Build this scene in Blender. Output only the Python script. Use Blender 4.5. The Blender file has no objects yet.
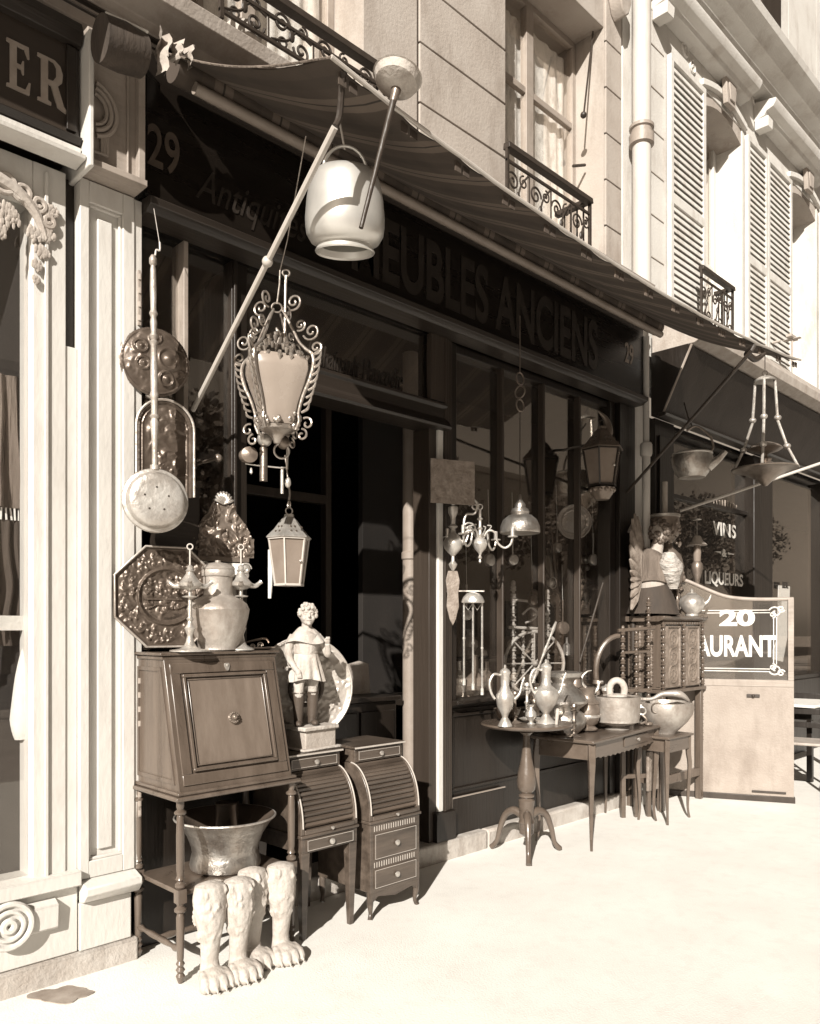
import bpy, math, random
from mathutils import Vector, Matrix, noise

random.seed(7)
PI = math.pi
R = math.radians
scene = bpy.context.scene
C = scene.collection

# ------------------------------------------------------------------ camera
CAM_H = 1.45
PHI = math.atan2(1.0, 805.0 / 800.0)          # heading, from +Y towards +X
cam_d = bpy.data.cameras.new('camera')
cam = bpy.data.objects.new('camera', cam_d)
C.objects.link(cam)
scene.camera = cam
cam.location = (0, 0, CAM_H)
cam.rotation_euler = (PI / 2, 0, -PHI)
cam_d.sensor_fit = 'VERTICAL'
cam_d.sensor_height = 36.0
cam_d.lens = 800.0 / 1024.0 * 36.0
cam_d.shift_y = 116.0 / 1024.0
cam_d.clip_start = 0.05
cam_d.clip_end = 800

# ------------------------------------------------------------------ light
TO_SUN = Vector((-1.6, -1.0, 1.0)).normalized()
world = bpy.data.worlds.new('World')
scene.world = world
world.use_nodes = True
wn = world.node_tree.nodes
wl = world.node_tree.links
wn.clear()
wo = wn.new('ShaderNodeOutputWorld')
bg = wn.new('ShaderNodeBackground')
sky = wn.new('ShaderNodeTexSky')
sky.sky_type = 'NISHITA'
sky.sun_disc = False
sky.sun_elevation = math.asin(TO_SUN.z)
sky.sun_rotation = math.atan2(TO_SUN.x, TO_SUN.y)
bw = wn.new('ShaderNodeRGBToBW')
tint = wn.new('ShaderNodeMix')
tint.data_type = 'RGBA'
tint.blend_type = 'MULTIPLY'
tint.inputs[0].default_value = 1.0
tint.inputs[7].default_value = (1.0, 0.83, 0.66, 1)
wl.new(sky.outputs[0], bw.inputs[0])
wl.new(bw.outputs[0], tint.inputs[6])
wl.new(tint.outputs[2], bg.inputs[0])
wl.new(bg.outputs[0], wo.inputs[0])
bg.inputs[1].default_value = 0.05

sun_d = bpy.data.lights.new('sun', 'SUN')
sun_d.energy = 5.0
sun_d.angle = R(0.55)
sun_d.color = (1.0, 0.94, 0.86)
sun = bpy.data.objects.new('sun', sun_d)
C.objects.link(sun)
sun.rotation_euler = TO_SUN.to_track_quat('Z', 'Y').to_euler()
sun.location = (-12, -8, 12)

scene.view_settings.view_transform = 'Standard'
scene.view_settings.look = 'None'
scene.view_settings.gamma = 1.0
scene.view_settings.exposure = 0.78


# ------------------------------------------------------------------ helpers
def at(px, py, Y):
    """world point in the vertical plane Y, seen at a pixel of the photograph"""
    a = (px - 410.0) / 800.0
    s, c = math.sin(PHI), math.cos(PHI)
    Z = Y / (c - a * s)
    return Vector(((s + a * c) * Z, Y, CAM_H + (628.0 - py) / 800.0 * Z))


def mpp(px, Y):
    a = (px - 410.0) / 800.0
    return Y / (math.cos(PHI) - a * math.sin(PHI)) / 800.0


def face(p, k=1.0):
    """turn about Z so that local -Y points towards the camera"""
    return -math.atan2(p[0], p[1]) * k


def smooth_line(pts, n=6):
    pts = [Vector(p) for p in pts]
    out = []
    for i in range(len(pts) - 1):
        p0 = pts[max(i - 1, 0)]
        p1, p2 = pts[i], pts[i + 1]
        p3 = pts[min(i + 2, len(pts) - 1)]
        for k in range(n):
            t = k / n
            out.append(0.5 * ((2 * p1) + (-p0 + p2) * t + (2 * p0 - 5 * p1 + 4 * p2 - p3) * t * t
                              + (-p0 + 3 * p1 - 3 * p2 + p3) * t ** 3))
    out.append(pts[-1])
    return out


def spiral(cx, cz, r0, r1, a0, turns, y=0.0, n=18):
    out = []
    N = max(6, int(abs(turns) * n))
    for i in range(N + 1):
        t = i / N
        r = r0 + (r1 - r0) * t
        a = R(a0) + turns * 2 * PI * t
        out.append((cx + r * math.cos(a), y, cz + r * math.sin(a)))
    return out


class MB:
    def __init__(s):
        s.v, s.f = [], []

    def add(s, vs, fs):
        o = len(s.v)
        s.v += [Vector(v) for v in vs]
        s.f += [tuple(i + o for i in f) for f in fs]
        return s

    def box(s, x0, x1, y0, y1, z0, z1):
        vs = [(x, y, z) for z in (z0, z1) for y in (y0, y1) for x in (x0, x1)]
        return s.add(vs, [(0, 2, 3, 1), (4, 5, 7, 6), (0, 1, 5, 4), (2, 6, 7, 3), (0, 4, 6, 2), (1, 3, 7, 5)])

    def mbox(s, M, sx, sy, sz):
        b = MB().box(-sx / 2, sx / 2, -sy / 2, sy / 2, -sz / 2, sz / 2)
        return s.add([M @ v for v in b.v], b.f)

    def bar(s, p, q, w, h=None):
        p, q = Vector(p), Vector(q)
        d = q - p
        M = Matrix.Translation((p + q) / 2) @ d.to_track_quat('Z', 'Y').to_matrix().to_4x4()
        return s.mbox(M, w, h or w, d.length)

    def lathe(s, prof, c=(0, 0, 0), seg=28, M=None, sy=1.0):
        vs, fs = [], []
        c = Vector(c)
        for r, z in prof:
            for k in range(seg):
                a = 2 * PI * k / seg
                v = Vector((max(r, 0.0004) * math.cos(a), max(r, 0.0004) * math.sin(a) * sy, z))
                vs.append((M @ v if M else v) + c)
        for i in range(len(prof) - 1):
            for k in range(seg):
                k2 = (k + 1) % seg
                fs.append((i * seg + k, i * seg + k2, (i + 1) * seg + k2, (i + 1) * seg + k))
        fs.append(tuple(range(seg))[::-1])
        fs.append(tuple((len(prof) - 1) * seg + k for k in range(seg)))
        return s.add(vs, fs)

    def tube(s, pts, r, seg=8, n=0, closed=False):
        pts = [Vector(p) for p in pts]
        if n:
            rr = r if isinstance(r, (list, tuple)) else None
            m0 = len(pts)
            pts = smooth_line(pts, n)
            if rr:
                r = []
                for i in range(len(pts)):
                    t = i / (len(pts) - 1) * (m0 - 1)
                    k = min(int(t), m0 - 2)
                    r.append(rr[k] + (rr[k + 1] - rr[k]) * (t - k))
        rad = r if isinstance(r, (list, tuple)) else [r] * len(pts)
        vs, fs = [], []
        up = None
        for i, p in enumerate(pts):
            a = pts[i - 1] if i else p
            b = pts[i + 1] if i < len(pts) - 1 else p
            d = (b - a)
            if d.length < 1e-9:
                d = Vector((0, 0, 1))
            d.normalize()
            if up is None:
                up = Vector((0, 1, 0)) if abs(d.y) < 0.9 else Vector((1, 0, 0))
            u = up - d * up.dot(d)
            if u.length < 1e-5:
                u = d.orthogonal()
            u.normalize()
            up = u
            w = d.cross(u)
            for k in range(seg):
                t = 2 * PI * k / seg
                vs.append(p + (u * math.cos(t) + w * math.sin(t)) * rad[i])
        m = len(pts)
        for i in range(m - 1):
            for k in range(seg):
                k2 = (k + 1) % seg
                fs.append((i * seg + k, i * seg + k2, (i + 1) * seg + k2, (i + 1) * seg + k))
        if closed:
            i = m - 1
            for k in range(seg):
                k2 = (k + 1) % seg
                fs.append((i * seg + k, i * seg + k2, k2, k))
        else:
            fs.append(tuple(range(seg))[::-1])
            fs.append(tuple((m - 1) * seg + k for k in range(seg)))
        return s.add(vs, fs)

    def ring(s, c, rad, r, axis='y', seg=20, tseg=7):
        pts = []
        for k in range(seg):
            a = 2 * PI * k / seg
            u, w = rad * math.cos(a), rad * math.sin(a)
            pts.append(Vector(c) + Vector({'y': (u, 0, w), 'z': (u, w, 0), 'x': (0, u, w)}[axis]))
        return s.tube(pts, r, tseg, closed=True)

    def prism(s, poly, y0, y1):
        """polygon in x,z extruded along y"""
        n = len(poly)
        vs = [(x, y0, z) for x, z in poly] + [(x, y1, z) for x, z in poly]
        fs = [tuple(range(n)), tuple(range(n, 2 * n))[::-1]]
        fs += [(i, i + n, (i + 1) % n + n, (i + 1) % n) for i in range(n)]
        return s.add(vs, fs)

    def ext(s, poly, x0, x1):
        """polygon in y,z extruded along x"""
        n = len(poly)
        vs = [(x0, y, z) for y, z in poly] + [(x1, y, z) for y, z in poly]
        fs = [tuple(range(n))[::-1], tuple(range(n, 2 * n))]
        fs += [(i, (i + 1) % n, (i + 1) % n + n, i + n) for i in range(n)]
        return s.add(vs, fs)

    def slab(s, poly, z0, z1):
        n = len(poly)
        vs = [(x, y, z0) for x, y in poly] + [(x, y, z1) for x, y in poly]
        fs = [tuple(range(n))[::-1], tuple(range(n, 2 * n))]
        fs += [(i, (i + 1) % n, (i + 1) % n + n, i + n) for i in range(n)]
        return s.add(vs, fs)

    def ball(s, c, r, sc=(1, 1, 1), seg=16, rings=10, M=None):
        vs, fs = [], []
        for i in range(rings + 1):
            t = PI * i / rings
            for k in range(seg):
                a = 2 * PI * k / seg
                v = Vector((r * sc[0] * max(math.sin(t), 1e-3) * math.cos(a), r * sc[1] * max(math.sin(t), 1e-3) * math.sin(a),
                            r * sc[2] * math.cos(t)))
                vs.append((M @ v if M else v) + Vector(c))
        for i in range(rings):
            for k in range(seg):
                k2 = (k + 1) % seg
                fs.append((i * seg + k, (i + 1) * seg + k, (i + 1) * seg + k2, i * seg + k2))
        fs.append(tuple(range(seg)))
        fs.append(tuple(rings * seg + k for k in range(seg))[::-1])
        return s.add(vs, fs)

    def frame(s, x0, x1, z0, z1, w, y0, y1):
        """rectangular picture-frame moulding in the xz plane"""
        s.box(x0, x1, y0, y1, z0, z0 + w)
        s.box(x0, x1, y0, y1, z1 - w, z1)
        s.box(x0, x0 + w, y0 + .0007, y1, z0 + w, z1 - w)
        s.box(x1 - w, x1, y0 + .0007, y1, z0 + w, z1 - w)
        return s

    def relief(s, inside, w, h, fn, n=60, thick=0.006):
        """embossed sheet in the xz plane facing -y; inside(x,z) keeps cells; fn(x,z) = height"""
        nx = n
        nz = max(4, int(n * h / w))
        idx, vs, fs = {}, [], []
        for j in range(nz + 1):
            for i in range(nx + 1):
                x = -w / 2 + w * i / nx
                z = -h / 2 + h * j / nz
                idx[(i, j)] = len(vs)
                vs.append((x, -fn(x, z), z))
        base = len(vs)
        vs += [(v[0], thick, v[2]) for v in vs]
        keep = set()
        for j in range(nz):
            for i in range(nx):
                x = -w / 2 + w * (i + .5) / nx
                z = -h / 2 + h * (j + .5) / nz
                if inside(x, z):
                    keep.add((i, j))
        for (i, j) in keep:
            a, b, c, d = idx[(i, j)], idx[(i + 1, j)], idx[(i + 1, j + 1)], idx[(i, j + 1)]
            fs.append((a, b, c, d))
            fs.append((a + base, d + base, c + base, b + base))
            for (di, dj, p, q) in ((0, -1, a, b), (1, 0, b, c), (0, 1, c, d), (-1, 0, d, a)):
                if (i + di, j + dj) not in keep:
                    fs.append((p, p + base, q + base, q))
        used = sorted({i for f in fs for i in f})
        m = {u: k for k, u in enumerate(used)}
        return s.add([vs[u] for u in used], [tuple(m[i] for i in f) for f in fs])

    def move(s, M):
        s.v = [M @ v for v in s.v]
        return s


def part(name, mb, mat, parent=None, bevel=0.0, smooth=True, sub=0, label=None, weld=False):
    me = bpy.data.meshes.new(name)
    me.from_pydata([tuple(v) for v in mb.v], [], mb.f)
    me.update()
    if smooth:
        me.polygons.foreach_set('use_smooth', [True] * len(me.polygons))
        me.set_sharp_from_angle(angle=R(38))
    me.materials.append(mat)
    o = bpy.data.objects.new(name, me)
    C.objects.link(o)
    if parent:
        o.parent = parent
    if bevel:
        b = o.modifiers.new('bevel', 'BEVEL')
        b.width = bevel
        b.segments = 2
        b.limit_method = 'ANGLE'
        b.angle_limit = R(35)
        b.harden_normals = False
    if sub:
        m = o.modifiers.new('sub', 'SUBSURF')
        m.levels = m.render_levels = sub
    if label:
        o['label'] = label
    return o


def thing(name, label, cat, loc=(0, 0, 0), rz=0.0, group=None, rx=0.0):
    o = bpy.data.objects.new(name, None)
    o.empty_display_size = 0.1
    C.objects.link(o)
    o.location = loc
    o.rotation_euler = (rx, 0, rz)
    o['label'] = label
    o['category'] = cat
    if group:
        o['group'] = group
    return o


def single(name, mb, mat, label, cat, loc=(0, 0, 0), rz=0.0, group=None, bevel=0.0, rx=0.0):
    o = part(name, mb, mat, None, bevel)
    o.location = loc
    o.rotation_euler = (rx, 0, rz)
    o['label'] = label
    o['category'] = cat
    if group:
        o['group'] = group
    return o


def struct(name, mb, mat, bevel=0.0, kind='structure'):
    o = part(name, mb, mat, None, bevel)
    o['kind'] = kind
    return o


def text_mesh(s, size, mat, name, parent, M, extrude=0.002, sx=1.0, shear=0.0, bold=0.0, align='LEFT', spacing=1.0):
    cu = bpy.data.curves.new('t', 'FONT')
    cu.body = s
    cu.size = size
    cu.extrude = extrude
    cu.shear = shear
    cu.offset = bold
    cu.align_x = align
    cu.space_character = spacing
    to = bpy.data.objects.new('t', cu)
    C.objects.link(to)
    dg = bpy.context.evaluated_depsgraph_get()
    me = bpy.data.meshes.new_from_object(to.evaluated_get(dg))
    bpy.data.objects.remove(to)
    bpy.data.curves.remove(cu)
    me.transform(M @ Matrix.Diagonal((sx, 1, 1, 1)))
    me.materials.clear()
    me.materials.append(mat)
    o = bpy.data.objects.new(name, me)
    C.objects.link(o)
    o.parent = parent
    return o


def wall_text(x, y, z, rx=0.0):
    """text lying in a vertical plane facing -Y"""
    return Matrix.Translation((x, y, z)) @ Matrix.Rotation(PI / 2 + rx, 4, 'X')


# ------------------------------------------------------------------ materials (warm monochrome print)
def tone(v):
    t = min(1.0, max(0.0, (v - 0.06) / 0.5))
    g = 0.755 + (0.975 - 0.755) * t
    b = 0.58 + (0.92 - 0.58) * t
    return (v, v * g, v * b, 1)


def base(name):
    m = bpy.data.materials.new(name)
    m.use_nodes = True
    nt = m.node_tree
    return m, nt, nt.nodes['Principled BSDF']


def surf(name, v, rough=0.6, metal=0.0, var=0.15, scale=8.0, bump=0.15, stretch=(1, 1, 1), spec=0.5, dist=0.01,
         dirt=0.0, dirt_scale=3.0, dirt_v=None, coat=0.0, fine=60.0):
    m, nt, p = base(name)
    N, L = nt.nodes, nt.links
    tc = N.new('ShaderNodeTexCoord')
    mp = N.new('ShaderNodeMapping')
    mp.inputs['Scale'].default_value = stretch
    L.new(tc.outputs['Object'], mp.inputs[0])
    n1 = N.new('ShaderNodeTexNoise')
    n1.inputs['Scale'].default_value = scale
    n1.inputs['Detail'].default_value = 7
    n1.inputs['Roughness'].default_value = 0.62
    L.new(mp.outputs[0], n1.inputs['Vector'])
    cr = N.new('ShaderNodeValToRGB')
    cr.color_ramp.elements[0].position = 0.3
    cr.color_ramp.elements[1].position = 0.7
    cr.color_ramp.elements[0].color = tone(v * (1 - var))
    cr.color_ramp.elements[1].color = tone(min(0.9, v * (1 + var)))
    L.new(n1.outputs[0], cr.inputs[0])
    col = cr.outputs[0]
    if dirt:
        n2 = N.new('ShaderNodeTexNoise')
        n2.inputs['Scale'].default_value = dirt_scale
        n2.inputs['Detail'].default_value = 9
        n2.inputs['Roughness'].default_value = 0.7
        mp2 = N.new('ShaderNodeMapping')
        mp2.inputs['Scale'].default_value = (1, 1, .35)
        L.new(tc.outputs['Object'], mp2.inputs[0])
        L.new(mp2.outputs[0], n2.inputs['Vector'])
        r2 = N.new('ShaderNodeValToRGB')
        r2.color_ramp.elements[0].position = 0.5
        r2.color_ramp.elements[1].position = 0.72
        r2.color_ramp.elements[0].color = (0, 0, 0, 1)
        r2.color_ramp.elements[1].color = (dirt, dirt, dirt, 1)
        L.new(n2.outputs[0], r2.inputs[0])
        mx = N.new('ShaderNodeMix')
        mx.data_type = 'RGBA'
        L.new(r2.outputs[0], mx.inputs[0])
        L.new(col, mx.inputs[6])
        mx.inputs[7].default_value = tone(dirt_v if dirt_v is not None else v * 0.45)
        col = mx.outputs[2]
    L.new(col, p.inputs['Base Color'])
    p.inputs['Metallic'].default_value = metal
    p.inputs['Specular IOR Level'].default_value = spec
    rr = N.new('ShaderNodeMapRange')
    rr.inputs[3].default_value = max(0.03, rough - 0.12)
    rr.inputs[4].default_value = min(1, rough + 0.12)
    L.new(n1.outputs[0], rr.inputs[0])
    L.new(rr.outputs[0], p.inputs['Roughness'])
    if coat:
        p.inputs['Coat Weight'].default_value = coat
        p.inputs['Coat Roughness'].default_value = 0.2
    if bump:
        n3 = N.new('ShaderNodeTexNoise')
        n3.inputs['Scale'].default_value = fine
        n3.inputs['Detail'].default_value = 5
        L.new(mp.outputs[0], n3.inputs['Vector'])
        ad = N.new('ShaderNodeMath')
        ad.operation = 'ADD'
        L.new(n1.outputs[0], ad.inputs[0])
        L.new(n3.outputs[0], ad.inputs[1])
        b = N.new('ShaderNodeBump')
        b.inputs['Strength'].default_value = bump
        b.inputs['Distance'].default_value = dist
        L.new(ad.outputs[0], b.inputs['Height'])
        L.new(b.outputs[0], p.inputs['Normal'])
    return m


WV = (1, 1, 0.07)      # grain along z
WX = (0.07, 1, 1)      # grain along x
M = {}
M['pave'] = surf('pavement', 0.72, 0.9, var=0.05, scale=2.5, bump=0.35, dist=0.006, dirt=0.28, dirt_scale=9, dirt_v=.5, fine=110)
M['road'] = surf('road', 0.3, 0.9, var=0.2, scale=4, bump=0.5)
M['stone_step'] = surf('step_stone', 0.42, 0.85, var=0.2, scale=6, bump=0.5, dirt=0.6, dirt_scale=9, dirt_v=.16)
M['stain'] = surf('stain', 0.27, 0.6, var=0.3, scale=9, bump=0.1)
M['paint_light'] = surf('light_paint', 0.56, 0.5, var=0.05, scale=5, bump=0.2, stretch=(1, 1, .4), dirt=0.4, dirt_scale=5, dirt_v=.38, fine=50)
M['paint_mid'] = surf('mid_paint', 0.3, 0.5, var=0.12, scale=6, bump=0.25, stretch=WX, dirt=0.4, dirt_scale=10, dirt_v=.12)
M['sign_brown'] = surf('brown_sign', 0.035, 0.35, var=0.2, scale=6, bump=0.1, stretch=WX)
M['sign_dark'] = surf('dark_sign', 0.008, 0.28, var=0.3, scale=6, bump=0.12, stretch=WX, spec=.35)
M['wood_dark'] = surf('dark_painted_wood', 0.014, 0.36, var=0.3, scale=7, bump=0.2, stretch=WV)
M['wood_trim'] = surf('brown_trim', 0.020, 0.42, var=0.25, scale=7, bump=0.2, stretch=WX)
M['wood_post'] = surf('brown_post', 0.036, 0.42, var=0.25, scale=7, bump=0.25, stretch=WV)
M['wood_desk'] = surf('desk_walnut', 0.10, 0.3, var=0.28, scale=14, bump=0.1, stretch=(1, 1, .07), coat=.35, dirt=.35, dirt_scale=26, dirt_v=.05)
M['wood_desk_panel'] = surf('desk_panel_walnut', 0.15, 0.35, var=0.18, scale=16, bump=0.08, stretch=(1, 1, .08), coat=.2, dirt=.25, dirt_scale=18, dirt_v=.09)
M['wood_roll'] = surf('mahogany', 0.075, 0.33, var=0.55, scale=16, bump=0.12, stretch=(.12, 1, 1), coat=.2)
M['wood_table'] = surf('table_oak', 0.10, 0.3, var=0.25, scale=9, bump=0.12, stretch=(.12, 1, 1), coat=.3)
M['inlay'] = surf('inlay', 0.42, 0.4, var=0.1, bump=0)
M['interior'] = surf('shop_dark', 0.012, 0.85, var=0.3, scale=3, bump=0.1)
M['gold'] = surf('gilt_letter', 0.2, 0.5, var=0.15, scale=30, bump=0.05)
M['gold_dim'] = surf('dim_letter', 0.02, 0.5, var=0.3, scale=12, bump=0.05)
M['cream_letter'] = surf('cream_letter', 0.28, 0.6, var=0.12, scale=20, bump=0.05)
M['white_letter'] = surf('white_letter', 0.6, 0.6, var=0.1, bump=.1, dirt=.8, dirt_scale=30, dirt_v=.25)
M['stone_old'] = surf('grimy_stone', 0.30, 0.9, var=0.14, scale=2.2, bump=0.3, dirt=0.5, dirt_scale=2.2, dirt_v=.19)
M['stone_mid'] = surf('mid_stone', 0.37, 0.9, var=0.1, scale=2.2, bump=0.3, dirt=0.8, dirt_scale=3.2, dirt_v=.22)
M['render_white'] = surf('white_render', 0.56, 0.9, var=0.08, scale=2.0, bump=0.3, dirt=0.7, dirt_scale=4.5, dirt_v=.34)
M['shutter'] = surf('shutter_paint', 0.6, 0.6, var=0.08, scale=6, bump=0.1, dirt=.7, dirt_scale=9, dirt_v=.36)
M['pipe'] = surf('pipe_paint', 0.5, 0.6, var=0.08, scale=5, bump=0.15, stretch=WV, dirt=.4, dirt_scale=6, dirt_v=.3)
M['iron'] = surf('black_iron', 0.035, 0.5, var=0.2, scale=20, bump=0.2)
M['iron_light'] = surf('worn_iron', 0.36, 0.34, metal=0.75, var=0.2, scale=20, bump=0.2)
M['steel'] = surf('bright_rod', 0.45, 0.4, var=0.06, bump=0.05)
M['brass'] = surf('brass', 0.42, 0.34, metal=0.85, var=0.35, scale=9, bump=0.3, dist=.012, dirt=.6, dirt_scale=14, dirt_v=.16)
M['brass_pale'] = surf('pale_brass', 0.50, 0.36, metal=0.6, var=0.3, scale=9, bump=0.25, dist=.010, dirt=.5, dirt_scale=20, dirt_v=.2)
M['brass_dark'] = surf('dark_brass', 0.2, 0.36, metal=0.5, var=0.25, scale=14, bump=0.25, dist=.006)
M['copper'] = surf('hammered_copper', 0.36, 0.45, metal=0.4, var=0.3, scale=7, bump=0.4, dist=.010, fine=35, dirt=.6, dirt_scale=10, dirt_v=.16)
M['copper_dark'] = surf('tarnished_copper', 0.26, 0.33, metal=0.85, var=0.3, scale=9, bump=0.3, dist=.006)
M['charger'] = surf('charger_metal', 0.42, 0.42, metal=0.25, var=0.12, scale=12, bump=0.3, dist=.004)
M['bronze_relief'] = surf('dark_bronze', 0.10, 0.36, metal=0.45, var=0.3, scale=14, bump=0.25, dist=.005)
M['stovepipe'] = surf('pale_pipe', 0.24, 0.55, var=0.15, scale=6, bump=0.1)
M['sleeve'] = surf('painted_sleeve', 0.42, 0.8, var=0.25, scale=9, bump=1.0, dist=.03, stretch=(1, 1, 2.5), fine=18)
M['polished_tin'] = surf('polished_tin', 0.64, 0.34, metal=0.6, var=0.08, scale=5, bump=0.06, dist=.004)
M['feather'] = surf('painted_feather', 0.20, 0.7, var=0.4, scale=20, bump=0.4)
M['wood_carved'] = surf('carved_wood', 0.17, 0.38, var=0.3, scale=14, bump=0.2)
M['wood_pale'] = surf('pale_turned_wood', 0.45, 0.4, var=0.2, scale=10, bump=0.15)
M['num_shaded'] = surf('shaded_number', 0.07, 0.5, var=0.3, scale=12, bump=0.05)  # darker copy of the gilt letter, shade put into its colour
M['pewter'] = surf('pewter', 0.62, 0.33, metal=0.7, var=0.25, scale=8, bump=0.3, dist=.012, dirt=.5, dirt_scale=12, dirt_v=.25)
M['plaster'] = surf('white_plaster', 0.42, 0.75, var=0.12, scale=14, bump=0.5, dirt=.7, dirt_scale=22, dirt_v=.2)
M['plaster_dim'] = surf('grey_plaster', 0.36, 0.8, var=0.15, scale=10, bump=0.4, dirt=.6, dirt_scale=14, dirt_v=.25)
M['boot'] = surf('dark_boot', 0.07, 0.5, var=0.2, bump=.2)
M['hair'] = surf('dark_hair', 0.11, 0.6, var=0.4, scale=30, bump=.6)
M['cloth_white'] = surf('white_cloth', 0.66, 0.9, var=0.06, scale=20, bump=.3)
M['cloth_dark'] = surf('dark_garment', 0.05, 0.85, var=0.4, scale=9, bump=.4, stretch=(1, 1, .15))
M['cloth_mid'] = surf('grey_garment', 0.14, 0.85, var=0.5, scale=9, bump=.9, dist=.02, stretch=(1, 1, .15))
M['curtain'] = surf('lace_curtain', 0.8, 0.9, var=0.15, scale=14, bump=.4, dirt=.7, dirt_scale=16, dirt_v=.2)
M['leather'] = surf('embossed_leather', 0.22, 0.5, var=0.3, scale=22, bump=.6)
M['panel_board'] = surf('board_pale', 0.28, 0.6, var=0.12, scale=4, bump=.3, dirt=.75, dirt_scale=5, dirt_v=.18)
M['glass_milk'] = surf('milky_glass', 0.27, 0.25, var=0.06, scale=5, bump=.03)
M['glass_grey'] = surf('dusty_glass', 0.2, 0.2, var=0.15, scale=5, bump=.05)
M['bark'] = surf('bark', 0.08, 0.9, var=.3, bump=.5)
M['leaf'] = surf('leaf', 0.07, 0.7, var=.4, bump=0)
M['opp'] = surf('far_facade', 0.4, 0.9, var=.1, bump=.1)
M['opp_window'] = surf('far_window', 0.04, 0.2, bump=0)


def glass_mat(name, refl=0.10, dust=0.05, dust_v=0.3):
    m, nt, p = base(name)
    N, L = nt.nodes, nt.links
    N.remove(p)
    out = [n for n in N if n.type == 'OUTPUT_MATERIAL'][0]
    tr = N.new('ShaderNodeBsdfTransparent')
    gl = N.new('ShaderNodeBsdfGlossy')
    gl.inputs['Roughness'].default_value = 0.015
    gl.inputs['Color'].default_value = (1, .93, .85, 1)
    df = N.new('ShaderNodeBsdfDiffuse')
    df.inputs['Color'].default_value = tone(dust_v)
    lw = N.new('ShaderNodeLayerWeight')
    lw.inputs['Blend'].default_value = 0.5
    pw_ = N.new('ShaderNodeMath')
    pw_.operation = 'POWER'
    pw_.inputs[1].default_value = 4.0
    L.new(lw.outputs['Facing'], pw_.inputs[0])
    fr = N.new('ShaderNodeMath')
    fr.operation = 'MULTIPLY'
    fr.inputs[1].default_value = 0.8
    L.new(pw_.outputs[0], fr.inputs[0])
    ad = N.new('ShaderNodeMath')
    ad.operation = 'ADD'
    ad.inputs[1].default_value = refl
    L.new(fr.outputs[0], ad.inputs[0])
    m1 = N.new('ShaderNodeMixShader')
    L.new(ad.outputs[0], m1.inputs[0])
    L.new(tr.outputs[0], m1.inputs[1])
    L.new(gl.outputs[0], m1.inputs[2])
    tc = N.new('ShaderNodeTexCoord')
    nz = N.new('ShaderNodeTexNoise')
    nz.inputs['Scale'].default_value = 3
    nz.inputs['Detail'].default_value = 8
    L.new(tc.outputs['Object'], nz.inputs['Vector'])
    ml = N.new('ShaderNodeMath')
    ml.operation = 'MULTIPLY'
    ml.inputs[1].default_value = dust * 2
    L.new(nz.outputs[0], ml.inputs[0])
    m2 = N.new('ShaderNodeMixShader')
    L.new(ml.outputs[0], m2.inputs[0])
    L.new(m1.outputs[0], m2.inputs[1])
    L.new(df.outputs[0], m2.inputs[2])
    L.new(m2.outputs[0], out.inputs[0])
    return m


M['glass'] = glass_mat('shop_glass', 0.13, 0.012)
M['glass_low'] = glass_mat('restaurant_glass', 0.03, 0.006)
M['glass_left'] = glass_mat('left_shop_glass', 0.07, 0.012)
M['glass_screen'] = glass_mat('screen_glass', 0.08, 0.05, .4)


def awning_mat():
    m, nt, p = base('awning_canvas')
    N, L = nt.nodes, nt.links
    tc = N.new('ShaderNodeTexCoord')
    sp = N.new('ShaderNodeSeparateXYZ')
    L.new(tc.outputs['Object'], sp.inputs[0])
    d = N.new('ShaderNodeMath')
    d.operation = 'DIVIDE'
    d.inputs[1].default_value = 0.31
    L.new(sp.outputs[0], d.inputs[0])
    f = N.new('ShaderNodeMath')
    f.operation = 'FRACT'
    L.new(d.outputs[0], f.inputs[0])
    cr = N.new('ShaderNodeValToRGB')
    cr.color_ramp.interpolation = 'CONSTANT'
    e = cr.color_ramp.elements
    e[0].position = 0
    e[0].color = tone(.065)
    e[1].position = .10
    e[1].color = tone(.13)
    for pos, v in ((.24, .03), (.27, .13), (.41, .065), (.70, .055), (.9, .065)):
        x = e.new(pos)
        x.color = tone(v)
    L.new(f.outputs[0], cr.inputs[0])
    nz = N.new('ShaderNodeTexNoise')
    nz.inputs['Scale'].default_value = 5
    nz.inputs['Detail'].default_value = 7
    L.new(tc.outputs['Object'], nz.inputs['Vector'])
    mr = N.new('ShaderNodeMapRange')
    mr.inputs[3].default_value = .6
    mr.inputs[4].default_value = 1.3
    L.new(nz.outputs[0], mr.inputs[0])
    mx = N.new('ShaderNodeMix')
    mx.data_type = 'RGBA'
    mx.blend_type = 'MULTIPLY'
    mx.inputs[0].default_value = 1
    L.new(cr.outputs[0], mx.inputs[6])
    L.new(mr.outputs[0], mx.inputs[7])
    L.new(mx.outputs[2], p.inputs['Base Color'])
    p.inputs['Roughness'].default_value = .85
    b = N.new('ShaderNodeBump')
    b.inputs['Strength'].default_value = .4
    b.inputs['Distance'].default_value = .01
    L.new(nz.outputs[0], b.inputs['Height'])
    L.new(b.outputs[0], p.inputs['Normal'])
    return m


M['awning'] = awning_mat()

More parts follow.
